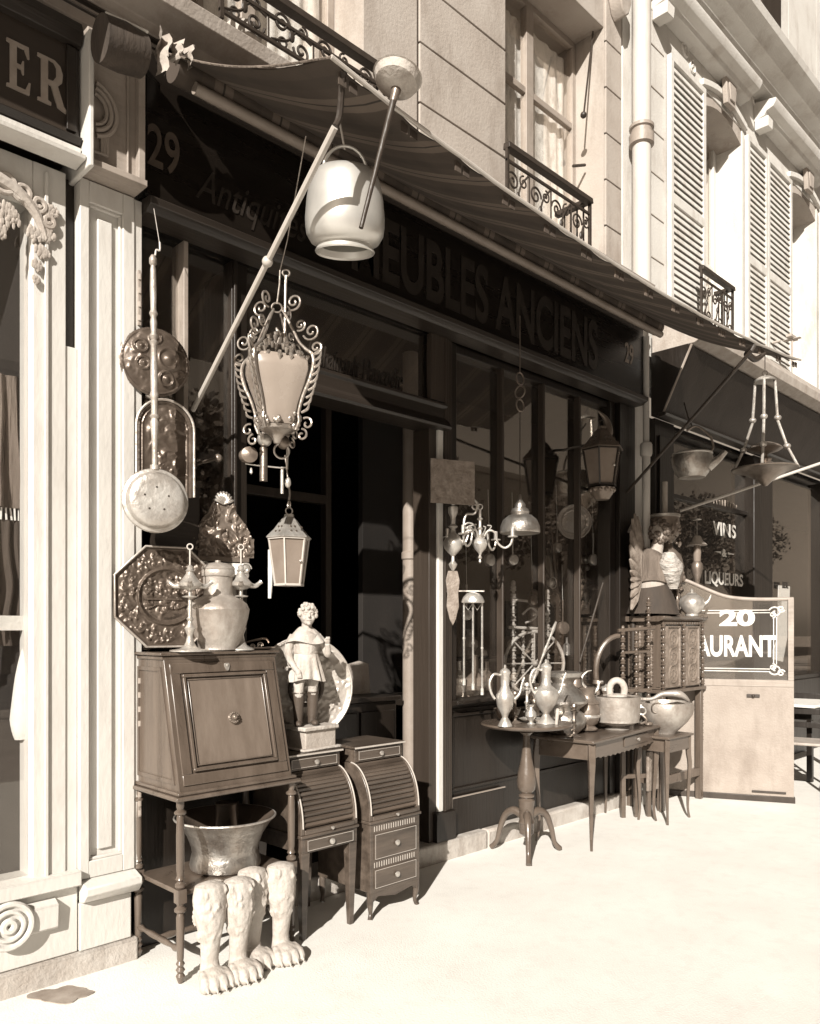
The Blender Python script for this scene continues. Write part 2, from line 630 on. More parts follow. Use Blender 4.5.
# ------------------------------------------------------------------ ground
struct('road', MB().box(-120, 160, -160, -1.2, -0.4, -0.14), M['road'])
struct('pavement', MB().box(-120, 160, -1.2, 40, -0.3, 0.0), M['pave'])
pl = []
c0 = Vector((1.25, 3.22, 0))
for k in range(40):
    a = 2 * PI * k / 40
    r = 0.085 * (1 + .5 * noise.noise(Vector((math.cos(a) * 1.2, math.sin(a) * 1.2, 3))) + .07 * math.sin(4 * a + 1) + .05 * math.sin(9 * a))
    v = Vector((math.cos(a) * 1.5, math.sin(a) * .8, 0)) * r
    v.rotate(Matrix.Rotation(-.72, 3, 'Z'))
    pl.append((c0.x + v.x, c0.y + v.y))
struct('puddle', MB().slab(pl, 0.0005, 0.004), M['stain'])
struct('step', MB().box(2.25, 4.08, 3.375, 3.62, -.05, .12).box(4.09, 5.98, 3.385, 3.62, -.05, .115), M['stone_step'], bevel=.018)


# ------------------------------------------------------------------ left shop
def left_shop():
    t = thing('pale_shop_front', 'pale painted shop front with carved window corner and ER sign letters',
              'shop front', (0, 3.35, 0))
    off = Matrix.Translation((0, -3.35, 0))

    def P(name, mb, mat, bevel=.003, parent=t):
        return part(name, mb.move(off), mat, parent, bevel)
    X0 = -3.5
    P('window_frame', MB().box(1.192, 1.323, 3.35, 3.5, .42, 3.33).box(1.235, 1.25, 3.338, 3.35, .42, 3.3)
      .box(X0, 1.192, 3.352, 3.5, 3.16, 3.33), M['paint_light'])
    P('glass', MB().box(X0, 1.19, 3.40, 3.404, .445, 3.16), M['glass_left'], 0)
    P('groove', MB().box(1.323, 1.373, 3.39, 3.5, 2.62, 3.33), M['wood_trim'], 0)
    P('filler_board', MB().box(1.3235, 1.3725, 3.357, 3.5, .1, 2.62), M['paint_light'])
    pil = MB().box(1.373, 1.65, 3.36, 3.62, .31, 3.33)
    pil.box(1.373, 1.412, 3.33, 3.36, .40, 3.33).box(1.56, 1.612, 3.33, 3.36, .40, 3.33)
    pil.box(1.412, 1.56, 3.331, 3.36, 3.24, 3.33).box(1.412, 1.56, 3.331, 3.36, .40, .47)
    pil.box(1.613, 1.65, 3.338, 3.36, .33, 3.33)
    pil.box(1.455, 1.517, 3.345, 3.36, .51, 3.19)
    pil.frame(1.412, 1.56, .47, 3.24, .012, 3.343, 3.36)
    P('pilaster', pil, M['paint_light'])
    hg = MB()
    for z0, z1 in ((2.78, 3.02), (1.9, 2.1), (1.0, 1.25), (.62, .78)):
        hg.box(1.628, 1.640, 3.326, 3.338, z0, z1)
        for k in range(4):
            zz = z0 + (z1 - z0) * (k + .5) / 4
            hg.lathe([(.008, -.012), (.008, .012)], (1.634, 3.326, zz), 8)
    P('hinge', hg, M['paint_mid'], 0)
    # base
    b = MB().box(X0, 1.37, 3.30, 3.5, .385, .445).box(X0, 1.37, 3.345, 3.5, .1, .385)
    b.ext([(3.345, .30), (3.30, .31), (3.27, .345), (3.27, .375), (3.345, .40)], 1.374, 1.62)
    b.box(1.374, 1.60, 3.335, 3.4, .1, .30)
    b.ext([(3.345, .22), (3.31, .235), (3.305, .33), (3.345, .35)], X0, 1.28)
    P('sill', b, M['paint_light'], .005)
    ro = MB()
    c = at(8, 926, 3.31)
    for rr, th in ((.085, .012), (.055, .01), (.02, .014)):
        ro.ring((c.x, 3.30, c.z), rr, th, 'y', 28)
    ro.lathe([(.085, 0), (.085, .02)], (c.x, 3.325, c.z), 28, Matrix.Rotation(PI / 2, 4, 'X'))
    P('rosette', ro, M['paint_light'], 0)
    P('plinth', MB().box(X0, 1.63, 3.325, 3.6, -.02, .098), M['stone_step'], .012)
    # sign
    s = MB().box(X0, 1.345, 3.27, 3.5, 3.40, 3.86)
    P('sign_board', s, M['sign_brown'])
    fr = MB()
    fr.ext([(3.3, 3.33), (3.205, 3.335), (3.20, 3.352), (3.25, 3.375), (3.25, 3.40), (3.3, 3.41)], X0, 1.345)
    P('sign_moulding', fr, M['paint_light'])
    fr = MB()
    fr.ext([(3.3, 3.41), (3.255, 3.412), (3.235, 3.435), (3.262, 3.45), (3.3, 3.455)], X0, 1.345)
    fr.ext([(3.3, 3.80), (3.24, 3.81), (3.22, 3.85), (3.24, 3.90), (3.3, 3.9)], X0, 1.345)
    fr.box(1.29, 1.33, 3.255, 3.3, 3.46, 3.80)
    P('sign_frame', fr, M['wood_trim'])
    P('divider', MB().box(1.350, 1.372, 3.185, 3.5, 3.31, 3.86), M['paint_light'], .006)
    pn = MB().box(1.38, 1.615, 3.27, 3.5, 3.335, 3.93)
    pn.box(1.38, 1.615, 3.215, 3.27, 3.335, 3.362).box(1.585, 1.615, 3.235, 3.27, 3.362, 3.93)
    pn.box(1.545, 1.553, 3.258, 3.27, 3.38, 3.9).box(1.39, 1.545, 3.258, 3.27, 3.38, 3.388)
    P('end_panel', pn, M['paint_mid'])
    o = MB()
    cc = at(92, 107, 3.255)
    for rr, th in ((.10, .010), (.078, .010), (.058, .008)):
        pts = [(cc.x + .004 + rr * math.cos(a), 3.255, cc.z + rr * 1.1 * math.sin(a)) for a in [R(-82 + 164 * k / 20) for k in range(21)]]
        pts += [] 
        o.tube(pts, th, 8)
        o.tube([(cc.x + .01 + rr * .55, 3.256, cc.z - .10), (cc.x + .01 + rr * .55, 3.256, cc.z - .175), (cc.x - .01, 3.256, cc.z - .18)], th * .8, 6)
    P('bracket_ornament', o, M['paint_mid'], 0)
    # letters E R, cut with slab serifs
    L = MB()

    def poly(pts, x, z, h, w):
        L.prism([(x + a * w, z + b * h) for a, b in pts], 3.262, 3.27)
    zE = at(37, 100, 3.27).z
    hE = .185
    E_ = [(0, 0), (.95, 0), (1, .26), (.92, .26), (.78, .08), (.42, .08), (.42, .47), (.6, .47), (.66, .38), (.72, .38), (.72, .66),
          (.66, .66), (.6, .56), (.42, .56), (.42, .92), (.74, .92), (.88, .76), (.95, .76), (.92, 1), (0, 1), (0, .94), (.14, .92),
          (.14, .08), (0, .06)]
    x1 = at(6, 80, 3.27).x
    x2 = at(37, 90, 3.27).x
    wE = at(30, 80, 3.27).x - x1
    poly(E_, x1, zE, hE, wE)
    wR = at(64, 90, 3.27).x - x2
    Rp = [(0, 0), (.5, 0), (.5, .06), (.38, .08), (.38, .44), (.50, .42), (.74, .02), (1.05, -.04), (1.08, .02), (.98, .08), (.74, .47),
          (.9, .58), (.93, .76), (.84, .92), (.62, 1), (0, 1), (0, .94), (.13, .92), (.13, .08), (0, .06)]
    poly(Rp, x2, zE, hE, wR)
    hole = MB()
    P('lettering', L, M['cream_letter'], 0)
    for xx in (x2,):
        hole.prism([(xx + a * wR, zE + b * hE) for a, b in [(.38, .53), (.56, .54), (.66, .64), (.66, .82), (.56, .91), (.38, .92)]], 3.2595, 3.263)
    P('letter_counter', hole, M['sign_brown'], 0)
    # carved window corner
    cv = MB()
    rnd = random.Random(5)

    def leafy(cx, cz, r, n):
        for k in range(n):
            a = rnd.uniform(0, 2 * PI)
            q = rnd.uniform(.2, 1) * r
            cv.ball((cx + q * math.cos(a), 3.335, cz + q * math.sin(a)), rnd.uniform(.004, .010), (1, .8, rnd.uniform(1.0, 2.4)), 8, 6)
    for (px, py, r) in ((38, 205, .035), (22, 192, .04), (5, 182, .05), (48, 222, .028)):
        c = at(px, py, 3.34)
        cv.tube(spiral(c.x, c.z, r, .008, 200, 1.4, 3.335), [.012] * 26, 7) if False else cv.tube(spiral(c.x, c.z, r, .008, 200, 1.4, 3.335), .011, 7)
    for (px, py, r, n) in ((47, 235, .03, 60), (42, 252, .028, 50), (35, 235, .03, 46), (36, 265, .018, 22), (8, 215, .045, 70), (0, 232, .03, 44), (36, 280, .014, 14), (50, 212, .03, 40)):
        c = at(px, py, 3.34)
        leafy(c.x, c.z, r, n)
    p0, p1, p2, p3 = at(-20, 168, 3.34), at(15, 190, 3.34), at(36, 214, 3.34), at(46, 240, 3.34)
    cv.tube([p0, p1, p2, p3], [.03, .026, .02, .012], 8, 6)
    P('carved_scroll', cv, M['plaster_dim'], 0)
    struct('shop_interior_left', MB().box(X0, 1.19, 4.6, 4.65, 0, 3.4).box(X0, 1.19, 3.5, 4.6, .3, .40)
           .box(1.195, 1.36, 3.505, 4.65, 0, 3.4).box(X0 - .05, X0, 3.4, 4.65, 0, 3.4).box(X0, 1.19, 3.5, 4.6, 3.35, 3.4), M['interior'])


left_shop()


def garment(name, px, py, Y, w, h, mat, label, cat, fringe=True, amp=.03, seedv=1):
    """pleated cloth hanging in the left window"""
    c = at(px, py, Y)
    t = thing(name, label, cat, (c.x, Y, c.z))
    mb = MB()
    n, m_ = 70, 16
    vs, fs = [], []
    for side in (0, 1):
        for j in range(m_ + 1):
            v = j / m_
            for i in range(n + 1):
                u = i / n - .5
                ww = w * (.72 + .34 * v ** 1.5)
                f = amp * (.35 + v) * (math.sin(u * 46 + seedv) * .6 + math.sin(u * 83 + 2 * seedv) * .35 + .5 * noise.noise(Vector((u * 9, v * 2, seedv))))
                vs.append((u * ww + .02 * noise.noise(Vector((v * 3, seedv, 1))), f + side * .004, -h * v))
    st = (n + 1) * (m_ + 1)
    for j in range(m_):
        for i in range(n):
            a = j * (n + 1) + i
            fs.append((a, a + 1, a + n + 2, a + n + 1))
            fs.append((a + st, a + st + n + 1, a + st + n + 2, a + st + 1))
    mb.add(vs, fs)
    part('pleated_cloth', mb, mat, t)
    if fringe:
        fb = MB()
        for k in range(34):
            u = (k + .5) / 34 - .5
            x = u * w * 1.06
            fb.tube([(x, 0, -h), (x + random.uniform(-.006, .006), -.004, -h - .05)], .004, 5)
        part('fringe', fb, M['cloth_white'] if mat is not M['cloth_white'] else M['cloth_mid'], t)
    return t


garment('draped_shawl', 8, 375, 3.52, .55, .55, M['cloth_mid'], 'upper grey pleated shawl with light fringe hanging in left window', 'shawl', seedv=2)
garment('pleated_skirt', 8, 520, 3.52, .5, .52, M['cloth_dark'], 'dark gathered skirt below the fringed shawl in left window', 'skirt', False, seedv=5)
single('paper_label', MB().box(-.1, .09, 0, .006, -.03, .03), M['cloth_white'], 'narrow white card strip across the hem of the dark skirt', 'card',
       at(12, 623, 3.46), .1)
single('white_stole', MB().tube([(0, 0, .17), (-.012, 0, .05), (-.022, 0, -.12), (-.018, 0, -.2)], [.02, .035, .045, .03], 12, 5),
       M['cloth_white'], 'rounded white fur stole end hanging low in left window', 'stole', at(27, 690, 3.47))

# rolled awning over the left shop
t = thing('rolled_awning', 'dark rolled-up awning with torn pale end flaps above the ER sign, its long roll enlarged out of view to shade it', 'awning', (0, 3.0, 4.03))
part('canvas_roll', MB().tube([(-3.5, -.12, .04), (.3, -.11, .05), (1.05, -.12, .04)], .16, 20), M['cloth_dark'], t)  # long roll out of view, thickened and moved forward to shade the sign
part('end_cap', MB().lathe([(.0, -.01), (.165, -.01), (.165, .02), (.0, .02)], (1.06, -.12, .04), 20, Matrix.Rotation(PI / 2, 4, 'Y')), M['paint_mid'], t)
e0, e1 = at(100, 38, 3.05) - Vector((0, 3.0, 4.03)), at(142, 56, 3.05) - Vector((0, 3.0, 4.03))
part('roll_end', MB().tube([e0, e0.lerp(e1, .5), e1], [.085, .09, .08], 20), M['cloth_dark'], t)
part('roll_seam', MB().tube([e0 + Vector((0, -.05, .07)), e1 + Vector((0, -.05, .07))], .006, 6), M['cloth_white'], t)
fl = MB()
for (x, w_, h_, s_) in ((1.575, .05, .17, 1), (1.64, .04, .09, 2), (1.70, .035, .08, 4)):
    n = 8
    vs, fs = [], []
    for sd in (0, 1):
        for j in range(n + 1):
            v = j / n
            for i in range(5):
                u = i / 4 - .5
                vs.append((x + u * w_ * (1 - .5 * v) + .02 * noise.noise(Vector((v * 3, s_, 0))), .01 + .03 * math.sin(v * 3 + u * 5 + s_) + .004 * sd, .03 - .19 - h_ * v))
    st = 5 * (n + 1)
    for j in range(n):
        for i in range(4):
            a = j * 5 + i
            fs += [(a, a + 1, a + 6, a + 5), (a + st, a + st + 5, a + st + 6, a + st + 1)]
    fl.add(vs, fs)
part('torn_flap', fl, M['plaster_dim'], t)


# ------------------------------------------------------------------ antique shop front
def antique_shop():
    t = thing('antique_shop_front', 'dark antique shop front numbered 29 with wide window, doorway and dim painted sign', 'shop front', (1.65, 3.3, 0))
    off = Matrix.Translation((-1.65, -3.3, 0))

    def P(name, mb, mat, bevel=.003, parent=t):
        return part(name, mb.move(off), mat, parent, bevel)
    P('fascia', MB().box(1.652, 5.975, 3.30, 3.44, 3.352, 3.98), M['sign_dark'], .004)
    P('cornice', MB().ext([(3.42, 3.27), (3.30, 3.275), (3.285, 3.29), (3.262, 3.30), (3.255, 3.33), (3.28, 3.34), (3.42, 3.35)], 1.652, 5.98), M['wood_trim'])

    def T(s, name, px, py, size, mat, **k):
        p = at(px, py, 3.295)
        return text_mesh(s, size, mat, name, t, off @ wall_text(p.x, 3.2975, p.z), **k)
    T('29', 'number', 147, 162, .26, M['num_shaded'], sx=.62, bold=.003)
    T('Antiquités', 'script_lettering', 196, 196, .21, M['gold_dim'], sx=.72, shear=.4)
    ml = text_mesh('MEUBLES ANCIENS', .5, M['gold_dim'], 'lettering', t, Matrix.Identity(4), bold=.012)
    xs = [v.co.x for v in ml.data.vertices]
    pa, pb = at(352, 262, 3.295), at(598, 300, 3.295)
    ml.data.transform(off @ wall_text(pa.x, 3.2975, at(402, 287, 3.295).z) @ Matrix.Diagonal(((pb.x - pa.x) / (max(xs) - min(xs)), 1, 1, 1)) @ Matrix.Translation((-min(xs), 0, 0)))
    T('29', 'number', 625, 361, .22, M['gold'], sx=.62, bold=.003)
    # left bay
    P('mullion', MB().box(1.893, 1.917, 3.41, 3.49, 1.0, 3.27), M['paint_mid'])  # coloured paler than the other mullions to look sunlit
    P('mullion', MB().box(2.165, 2.195, 3.43, 3.50, 1.0, 3.27).box(2.172, 2.188, 3.415, 3.43, 1.0, 3.27), M['wood_trim'])
    P('mullion', MB().box(1.655, 1.70, 3.43, 3.62, .12, 3.27), M['wood_dark'])
    P('window_pane', MB().box(1.70, 2.165, 3.465, 3.469, 1.0, 3.27), M['glass'], 0)
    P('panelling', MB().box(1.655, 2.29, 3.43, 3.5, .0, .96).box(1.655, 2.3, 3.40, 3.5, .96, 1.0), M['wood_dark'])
    P('door_jamb', MB().box(2.196, 2.26, 3.44, 3.75, 1.0, 3.27), M['wood_dark'])
    # transom beam above the doorway
    P('transom_beam', MB().ext([(3.52, 2.68), (3.36, 2.685), (3.345, 2.70), (3.375, 2.735), (3.40, 2.76), (3.40, 2.82), (3.385, 2.835), (3.385, 2.85), (3.52, 2.86)],
                               2.26, 3.70), M['wood_trim'])
    P('transom_pane', MB().box(2.26, 3.56, 3.455, 3.459, 2.86, 3.27), M['glass'], 0)
    p = at(308, 356, 3.44)
    text_mesh('Dehainault Hancodie', .17, M['gold_dim'], 'script_lettering', t, off @ wall_text(p.x, 3.452, p.z - .03), sx=.50, shear=.3)
    # posts right of doorway
    P('door_jamb', MB().box(3.565, 3.63, 3.42, 3.56, .12, 2.69).box(3.565, 3.70, 3.40, 3.44, 2.861, 3.27), M['wood_post'])
    P('door_post', MB().box(3.632, 3.682, 3.405, 3.6, .30, 2.69), M['paint_light'], .008)
    f_ = MB()
    for x in (3.684, 3.706, 3.728, 3.75):
        f_.box(x, x + .018, 3.395 + (x - 3.684) * .25, 3.6, .30, 3.27)
    P('fluted_post', f_, M['wood_post'], .004)
    P('post_base', MB().box(3.60, 3.775, 3.385, 3.6, .12, .30), M['wood_dark'])
    # right window
    fr = MB().box(3.775, 3.83, 3.43, 3.53, .98, 3.27).box(5.66, 5.74, 3.42, 3.6, .12, 3.27).box(5.745, 5.985, 3.38, 3.6, .12, 3.27)
    fr.box(3.83, 5.66, 3.44, 3.53, 3.22, 3.27)
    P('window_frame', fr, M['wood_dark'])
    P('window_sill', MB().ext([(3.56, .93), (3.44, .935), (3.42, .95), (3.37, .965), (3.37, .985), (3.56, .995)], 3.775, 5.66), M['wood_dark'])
    P('window_pane', MB().box(3.83, 5.66, 3.475, 3.479, .995, 3.22), M['glass'], 0)
    for x in (4.297, 4.77, 5.235):
        P('mullion', MB().box(x - .008, x + .008, 3.43, 3.473, .995, 3.22).lathe([(.011, .995), (.011, 3.22)], (x, 3.428, 0), 10), M['wood_post'], 0)
    pn = MB().box(3.775, 5.66, 3.455, 3.56, .12, .93)
    P('panelling', pn, M['wood_dark'])
    pt = MB()
    pt.box(3.79, 4.32, 3.435, 3.455, .12, .36).frame(3.80, 5.6, .40, .90, .02, 3.44, 3.455)
    P('panel_moulding', pt, M['wood_dark'])
    P('lit_panel_edge', MB().box(3.79, 4.325, 3.425, 3.4345, .358, .366).box(3.785, 3.7895, 3.426, 3.454, .30, .366), M['paint_mid'], 0)  # pale strip put in as the highlight along the panel trim
    P('inner_door_frame', MB().box(2.75, 2.80, 4.3, 4.36, .12, 3.2).box(3.46, 3.51, 4.3, 4.36, .12, 3.2).box(2.80, 3.46, 4.3, 4.36, 2.3, 2.36).box(2.80, 3.46, 4.3, 4.36, 1.15, 1.2), M['wood_post'])
    # room behind
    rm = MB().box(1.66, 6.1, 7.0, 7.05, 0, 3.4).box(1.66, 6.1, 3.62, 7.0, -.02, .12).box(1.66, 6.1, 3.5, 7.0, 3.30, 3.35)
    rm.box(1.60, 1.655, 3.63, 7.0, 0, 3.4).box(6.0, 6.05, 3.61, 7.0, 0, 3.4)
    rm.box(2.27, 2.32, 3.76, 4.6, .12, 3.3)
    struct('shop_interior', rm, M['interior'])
    struct('window_display_floor', MB().box(3.78, 5.98, 3.565, 4.25, .90, .975).box(1.70, 2.26, 3.51, 4.0, .9, .97), M['wood_dark'])
    P('wall_panel', MB().box(3.84, 5.98, 4.35, 4.4, .12, 3.3), M['interior'])


antique_shop()

single('stove_pipe', MB().lathe([(.052, .12), (.052, 1.9), (.060, 1.91), (.060, 1.95), (.052, 1.96), (.052, 3.28)], (0, 0, 0), 20), M['stovepipe'],
       'tall round pale pipe standing inside the shop doorway', 'pipe', (3.76, 3.78, 0))
t = thing('sideboard', 'dark low sideboard inside the doorway behind the roll-top desks', 'sideboard', (3.30, 3.95, .12))
part('carcass', MB().box(-.35, .33, -.17, .3, 0, .86), M['wood_dark'], t, .006)
part('door', MB().box(-.32, -.02, -.185, -.171, .05, .8), M['wood_dark'], t, .004)
part('door', MB().box(.01, .30, -.185, -.171, .05, .8), M['wood_dark'], t, .004)
part('top', MB().box(-.37, .35, -.2, .3, .861, .89), M['wood_dark'], t, .006)
single('lit_patch_board', MB().prism([(-.2, 0), (.18, 0), (.18, .2), (.1, .22), (-.2, .16)], 0, .02), M['plaster_dim'], 'pale board on the dark sideboard standing for a lit wall patch in the doorway',
       'board', (3.42, 4.0, 1.012), 0, rx=-.1)  # pale slab shaped as the lit patch of wall behind the sideboard

# ------------------------------------------------------------------ awning of the antique shop
t = thing('striped_awning', 'wide dark striped awning lowered over the antique shop', 'awning', (0, 0, 0))
XA0, XA1 = 1.70, 6.0
mb = MB()
nx, ny = 90, 12
vs, fs = [], []
for sd in (0, 1):
    for j in range(ny + 1):
        v = j / ny
        for i in range(nx + 1):
            u = i / nx
            x = XA0 + (XA1 - XA0) * u
            y = 3.20 + (2.09 - 3.20) * v
            z = 3.94 + (3.36 - 3.94) * v - .045 * math.sin(PI * v) - .12 * v * math.sin(PI * u) ** .8 + .018 * noise.noise(Vector((x * 1.4, y * 2, 0)))
            if v == 1:
                z += .008 * math.sin(x * 20)
            vs.append((x, y, z - .004 * sd))
st = (nx + 1) * (ny + 1)
for j in range(ny):
    for i in range(nx):
        a = j * (nx + 1) + i
        fs += [(a, a + 1, a + nx + 2, a + nx + 1), (a + st, a + st + nx + 1, a + st + nx + 2, a + st + 1)]
mb.add(vs, fs)
part('canvas', mb, M['awning'], t)
mb = MB()
rp = []
for k in range(60):
    x = XA0 + .02 + (XA1 - XA0 - .02) * k / 59
    rp.append((x, 3.19, 3.885))
mb.tube(rp, .062, 20)
part('canvas_roll', mb, M['awning'], t)
part('roller_bar', MB().tube([(1.80, 3.15, 3.815), (5.98, 3.15, 3.815)], .026, 12), M['stovepipe'], t)
part('front_bar', MB().tube([(XA0 + (XA1 - XA0) * k / 30, 2.085, 3.362 - .12 * math.sin(PI * k / 30) ** .8 + .006 * noise.noise(Vector((k * .7, 0, 3)))) for k in range(31)], .008, 8), M['steel'], t)
vb = MB()
for k in range(86):
    x = XA0 + .05 + k * .0495
    if x > XA1 - .03:
        break
    if (k % 6) in (0, 1):
        if k % 6 == 0:
            sg = .12 * math.sin(PI * min(1, max(0, (x - XA0) / (XA1 - XA0)))) ** .8
            part('valance_tab', MB().box(x, x + .034, 2.105, 2.11, 3.315 - sg, 3.352 - sg), M['awning'], t)
        else:
            sg = .12 * math.sin(PI * min(1, max(0, (x - XA0) / (XA1 - XA0)))) ** .8
            part('valance_tab', MB().box(x, x + .034, 2.105, 2.11, 3.318 - sg, 3.352 - sg), M['awning'], t)
part('side_hem', MB().tube([(XA0, 2.085 + 1.115 * k / 12, 3.36 + .58 * k / 12 - .045 * math.sin(PI * k / 12)) for k in range(13)], .0045, 6), M['cloth_mid'], t)
a0, a1 = at(193, 410, 3.40), at(276, 244, 2.62)
a2 = at(335, 127, 2.15)
part('support_arm', MB().tube([a0, a2], .012, 8).ball((a0 + (a2 - a0) * .6), .022, seg=10), M['steel'], t)
part('hook', MB().tube([a2, a2 + Vector((.02, 0, .05)), a2 + Vector((.0, -.04, .15)), (a2.x, 2.09, 3.36)], .012, 8, 4), M['iron'], t)
b0, b2 = at(627, 492, 3.36), at(742, 362, 2.15)
part('support_arm', MB().tube([b0, b2, b2 + Vector((.05, -.01, .06)), b2 + Vector((.16, -.02, .05)), b2 + Vector((.24, -.05, .10))], [.012, .012, .02, .02, .012], 8, 5), M['iron'], t)

# drain pipe beside the shop
t = thing('drain_pipe', 'slim pale drain pipe running down the right end of the antique shop', 'pipe', (6.0, 3.29, 0))
part('tube', MB().lathe([(.032, 0), (.032, 2.2), (.034, 2.95), (.026, 2.97), (.026, 3.84)], seg=14), M['pipe'], t)
part('collar', MB().lathe([(.045, 2.86), (.05, 2.88), (.05, 2.95), (.04, 2.97)], seg=16), M['pipe'], t)
for k in range(5):
    pass


# ------------------------------------------------------------------ building above
def iron_balcony(label, X0, X1, Y, z0, z1, depth, cols, group='window railings'):
    t = thing('balcony_railing', label, 'railing', ((X0 + X1) / 2, Y, z0), 0, group)
    w = X1 - X0
    H = z1 - z0
    part('handrail', MB().ext([(-.028, H - .02), (-.022, H + .02), (.022, H + .02), (.028, H - .02)], -w / 2, w / 2)
         .box(w / 2 - .05, w / 2, .028, depth, H - .02, H + .016), M['iron'], t, .003)
    s = MB().box(-w / 2, w / 2, -.008, .008, H - .10, H - .085).box(-w / 2, w / 2, -.008, .008, .03, .045)
    for sx in (-1, 1):
        s.box(sx * (w / 2 - .01) - .01, sx * (w / 2 - .01) + .01, -.01, .01, 0, H - .02)
    for k in range(4):
        s.box(w / 2 - .012, w / 2 - .002, .05 + k * (depth - .06) / 4, .06 + k * (depth - .06) / 4, 0, H - .02)
    part('frame_bar', s, M['iron'], t)
    g = MB()
    cw = w / cols
    for c in range(cols):
        cx = -w / 2 + cw * (c + .5)
        r = min(cw * .26, H * .2)
        sg = 1 if c % 2 else -1
        g.tube(spiral(cx - cw * .22, H * .62, r, r * .15, 0 if sg > 0 else 180, 1.5 * sg), .007, 6)
        g.tube(spiral(cx + cw * .22, H * .30, r, r * .15, 180 if sg > 0 else 0, 1.5 * sg), .007, 6)
        g.tube([(cx - cw * .45, 0, .05), (cx - cw * .1, 0, H * .35), (cx + cw * .12, 0, H * .62), (cx + cw * .45, 0, H - .11)], .007, 6, 6)
        g.tube(spiral(cx + cw * .24, H * .68, r * .7, r * .12, 90, -1.4 * sg), .006, 6)
        g.ring((cx - cw * .2, 0, H * .26), r * .45, .006, 'y', 14, 5)
        g.ball((cx, 0, H * .48), .018, (1, .6, 1.6), 8, 6)
        g.box(cx + cw * .49, cx + cw * .5, -.006, .006, .045, H - .1)
    part('ironwork', g, M['iron'], t)
    return t


def upper_old():
    t = thing('old_stone_building', 'grimy, shade-darkened stone upper floor with block joints above the antique shop', 'building', (1.65, 3.45, 3.9))
    off = Matrix.Translation((-1.65, -3.45, -3.9))

    def P(name, mb, mat, bevel=.004, parent=t):
        return part(name, mb.move(off), mat, parent, bevel)
    zt = 9.5
    w = MB()
    w.box(-4, 1.84, 3.46, 4.0, 3.985, zt).box(3.06, 4.36, 3.46, 4.0, 3.985, zt).box(5.63, 5.90, 3.46, 4.0, 3.985, zt)
    w.box(1.84, 3.06, 3.46, 4.0, 6.27, zt).box(4.36, 5.63, 3.46, 4.0, 6.27, zt)
    w.box(1.84, 3.06, 3.46, 4.0, 3.985, 4.02).box(4.36, 5.63, 3.46, 4.0, 3.985, 4.02)
    P('wall', w, M['stone_mid'])  # wall colour darkened evenly in place of shade from above; blotches are grime
    c = MB().ext([(3.46, 3.99), (3.36, 4.0), (3.34, 4.04), (3.30, 4.06), (3.28, 4.10), (3.17, 4.13), (3.15, 4.19), (3.46, 4.22)], -4, 5.9)
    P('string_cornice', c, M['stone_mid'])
    P('cornice_band', MB().box(-4, 5.9, 3.275, 3.3, 4.028, 4.036).box(-4, 5.9, 3.285, 3.3, 4.00, 4.008), M['wood_trim'], 0)
    bl = MB()
    z = 4.31
    while z < 8.5:
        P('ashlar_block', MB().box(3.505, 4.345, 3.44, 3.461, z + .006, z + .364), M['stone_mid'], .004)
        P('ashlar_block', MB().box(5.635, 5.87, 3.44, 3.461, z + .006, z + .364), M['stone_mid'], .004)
        z += .37
    P('block_joint', MB().box(3.497, 3.503, 3.452, 3.46, 4.0, 8).box(4.348, 4.353, 3.452, 3.46, 4.0, 8)
      .box(3.506, 4.344, 3.455, 3.4595, 4.0, 8).box(5.636, 5.869, 3.455, 3.4595, 4.0, 8), M['iron'], 0)
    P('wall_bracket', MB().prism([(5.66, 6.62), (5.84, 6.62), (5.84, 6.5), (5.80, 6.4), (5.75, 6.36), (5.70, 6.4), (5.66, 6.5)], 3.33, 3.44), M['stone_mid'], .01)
    for (x0, x1, lab) in ((1.84, 3.06, 'a'), (4.36, 5.63, 'b')):
        P('window_frame', MB().frame(x0 + .002, x1 - .002, 4.02, 6.27, .05, 3.72, 3.78).box((x0 + x1) / 2 - .045, (x0 + x1) / 2 + .045, 3.715, 3.775, 4.05, 6.22)
          .box(x0 + .3, x0 + .34, 3.72, 3.77, 4.05, 6.22).box(x0 + .05, x1 - .05, 3.725, 3.765, 5.55, 5.60), M['paint_mid'])
        P('window_pane', MB().box(x0 + .05, x1 - .05, 3.745, 3.748, 4.05, 6.22), M['glass'], 0)
        cu = MB()
        n, m_ = 120, 10
        vs, fs = [], []
        for sd in (0, 1):
            for j in range(m_ + 1):
                for i in range(n + 1):
                    x = x0 + .05 + (x1 - x0 - .1) * i / n
                    vs.append((x, 3.80 + .007 * math.sin(x * 52 + 2 * math.sin(x * 9) + .5 * math.sin(j)) + .004 * sd, 4.05 + 2.1 * j / m_))
        st = (n + 1) * (m_ + 1)
        for j in range(m_):
            for i in range(n):
                a = j * (n + 1) + i
                fs += [(a, a + 1, a + n + 2, a + n + 1), (a + st, a + st + n + 1, a + st + n + 2, a + st + 1)]
        cu.add(vs, fs)
        P('curtain', cu, M['curtain'], 0)
        struct('room_wall', MB().box(x0 - .2, x1 + .2, 4.3, 4.35, 3.9, 6.6), M['interior'])
    P('awning_rod', MB().tube([at(594, 22, 3.55), at(584, 112, 3.5)], .008, 6).ball(at(583.5, 115, 3.5), .025), M['iron'], 0)
    P('shutter_latch', MB().tube([at(573, 166, 3.62), at(585, 165, 3.6)], .012, 6), M['iron'], 0)


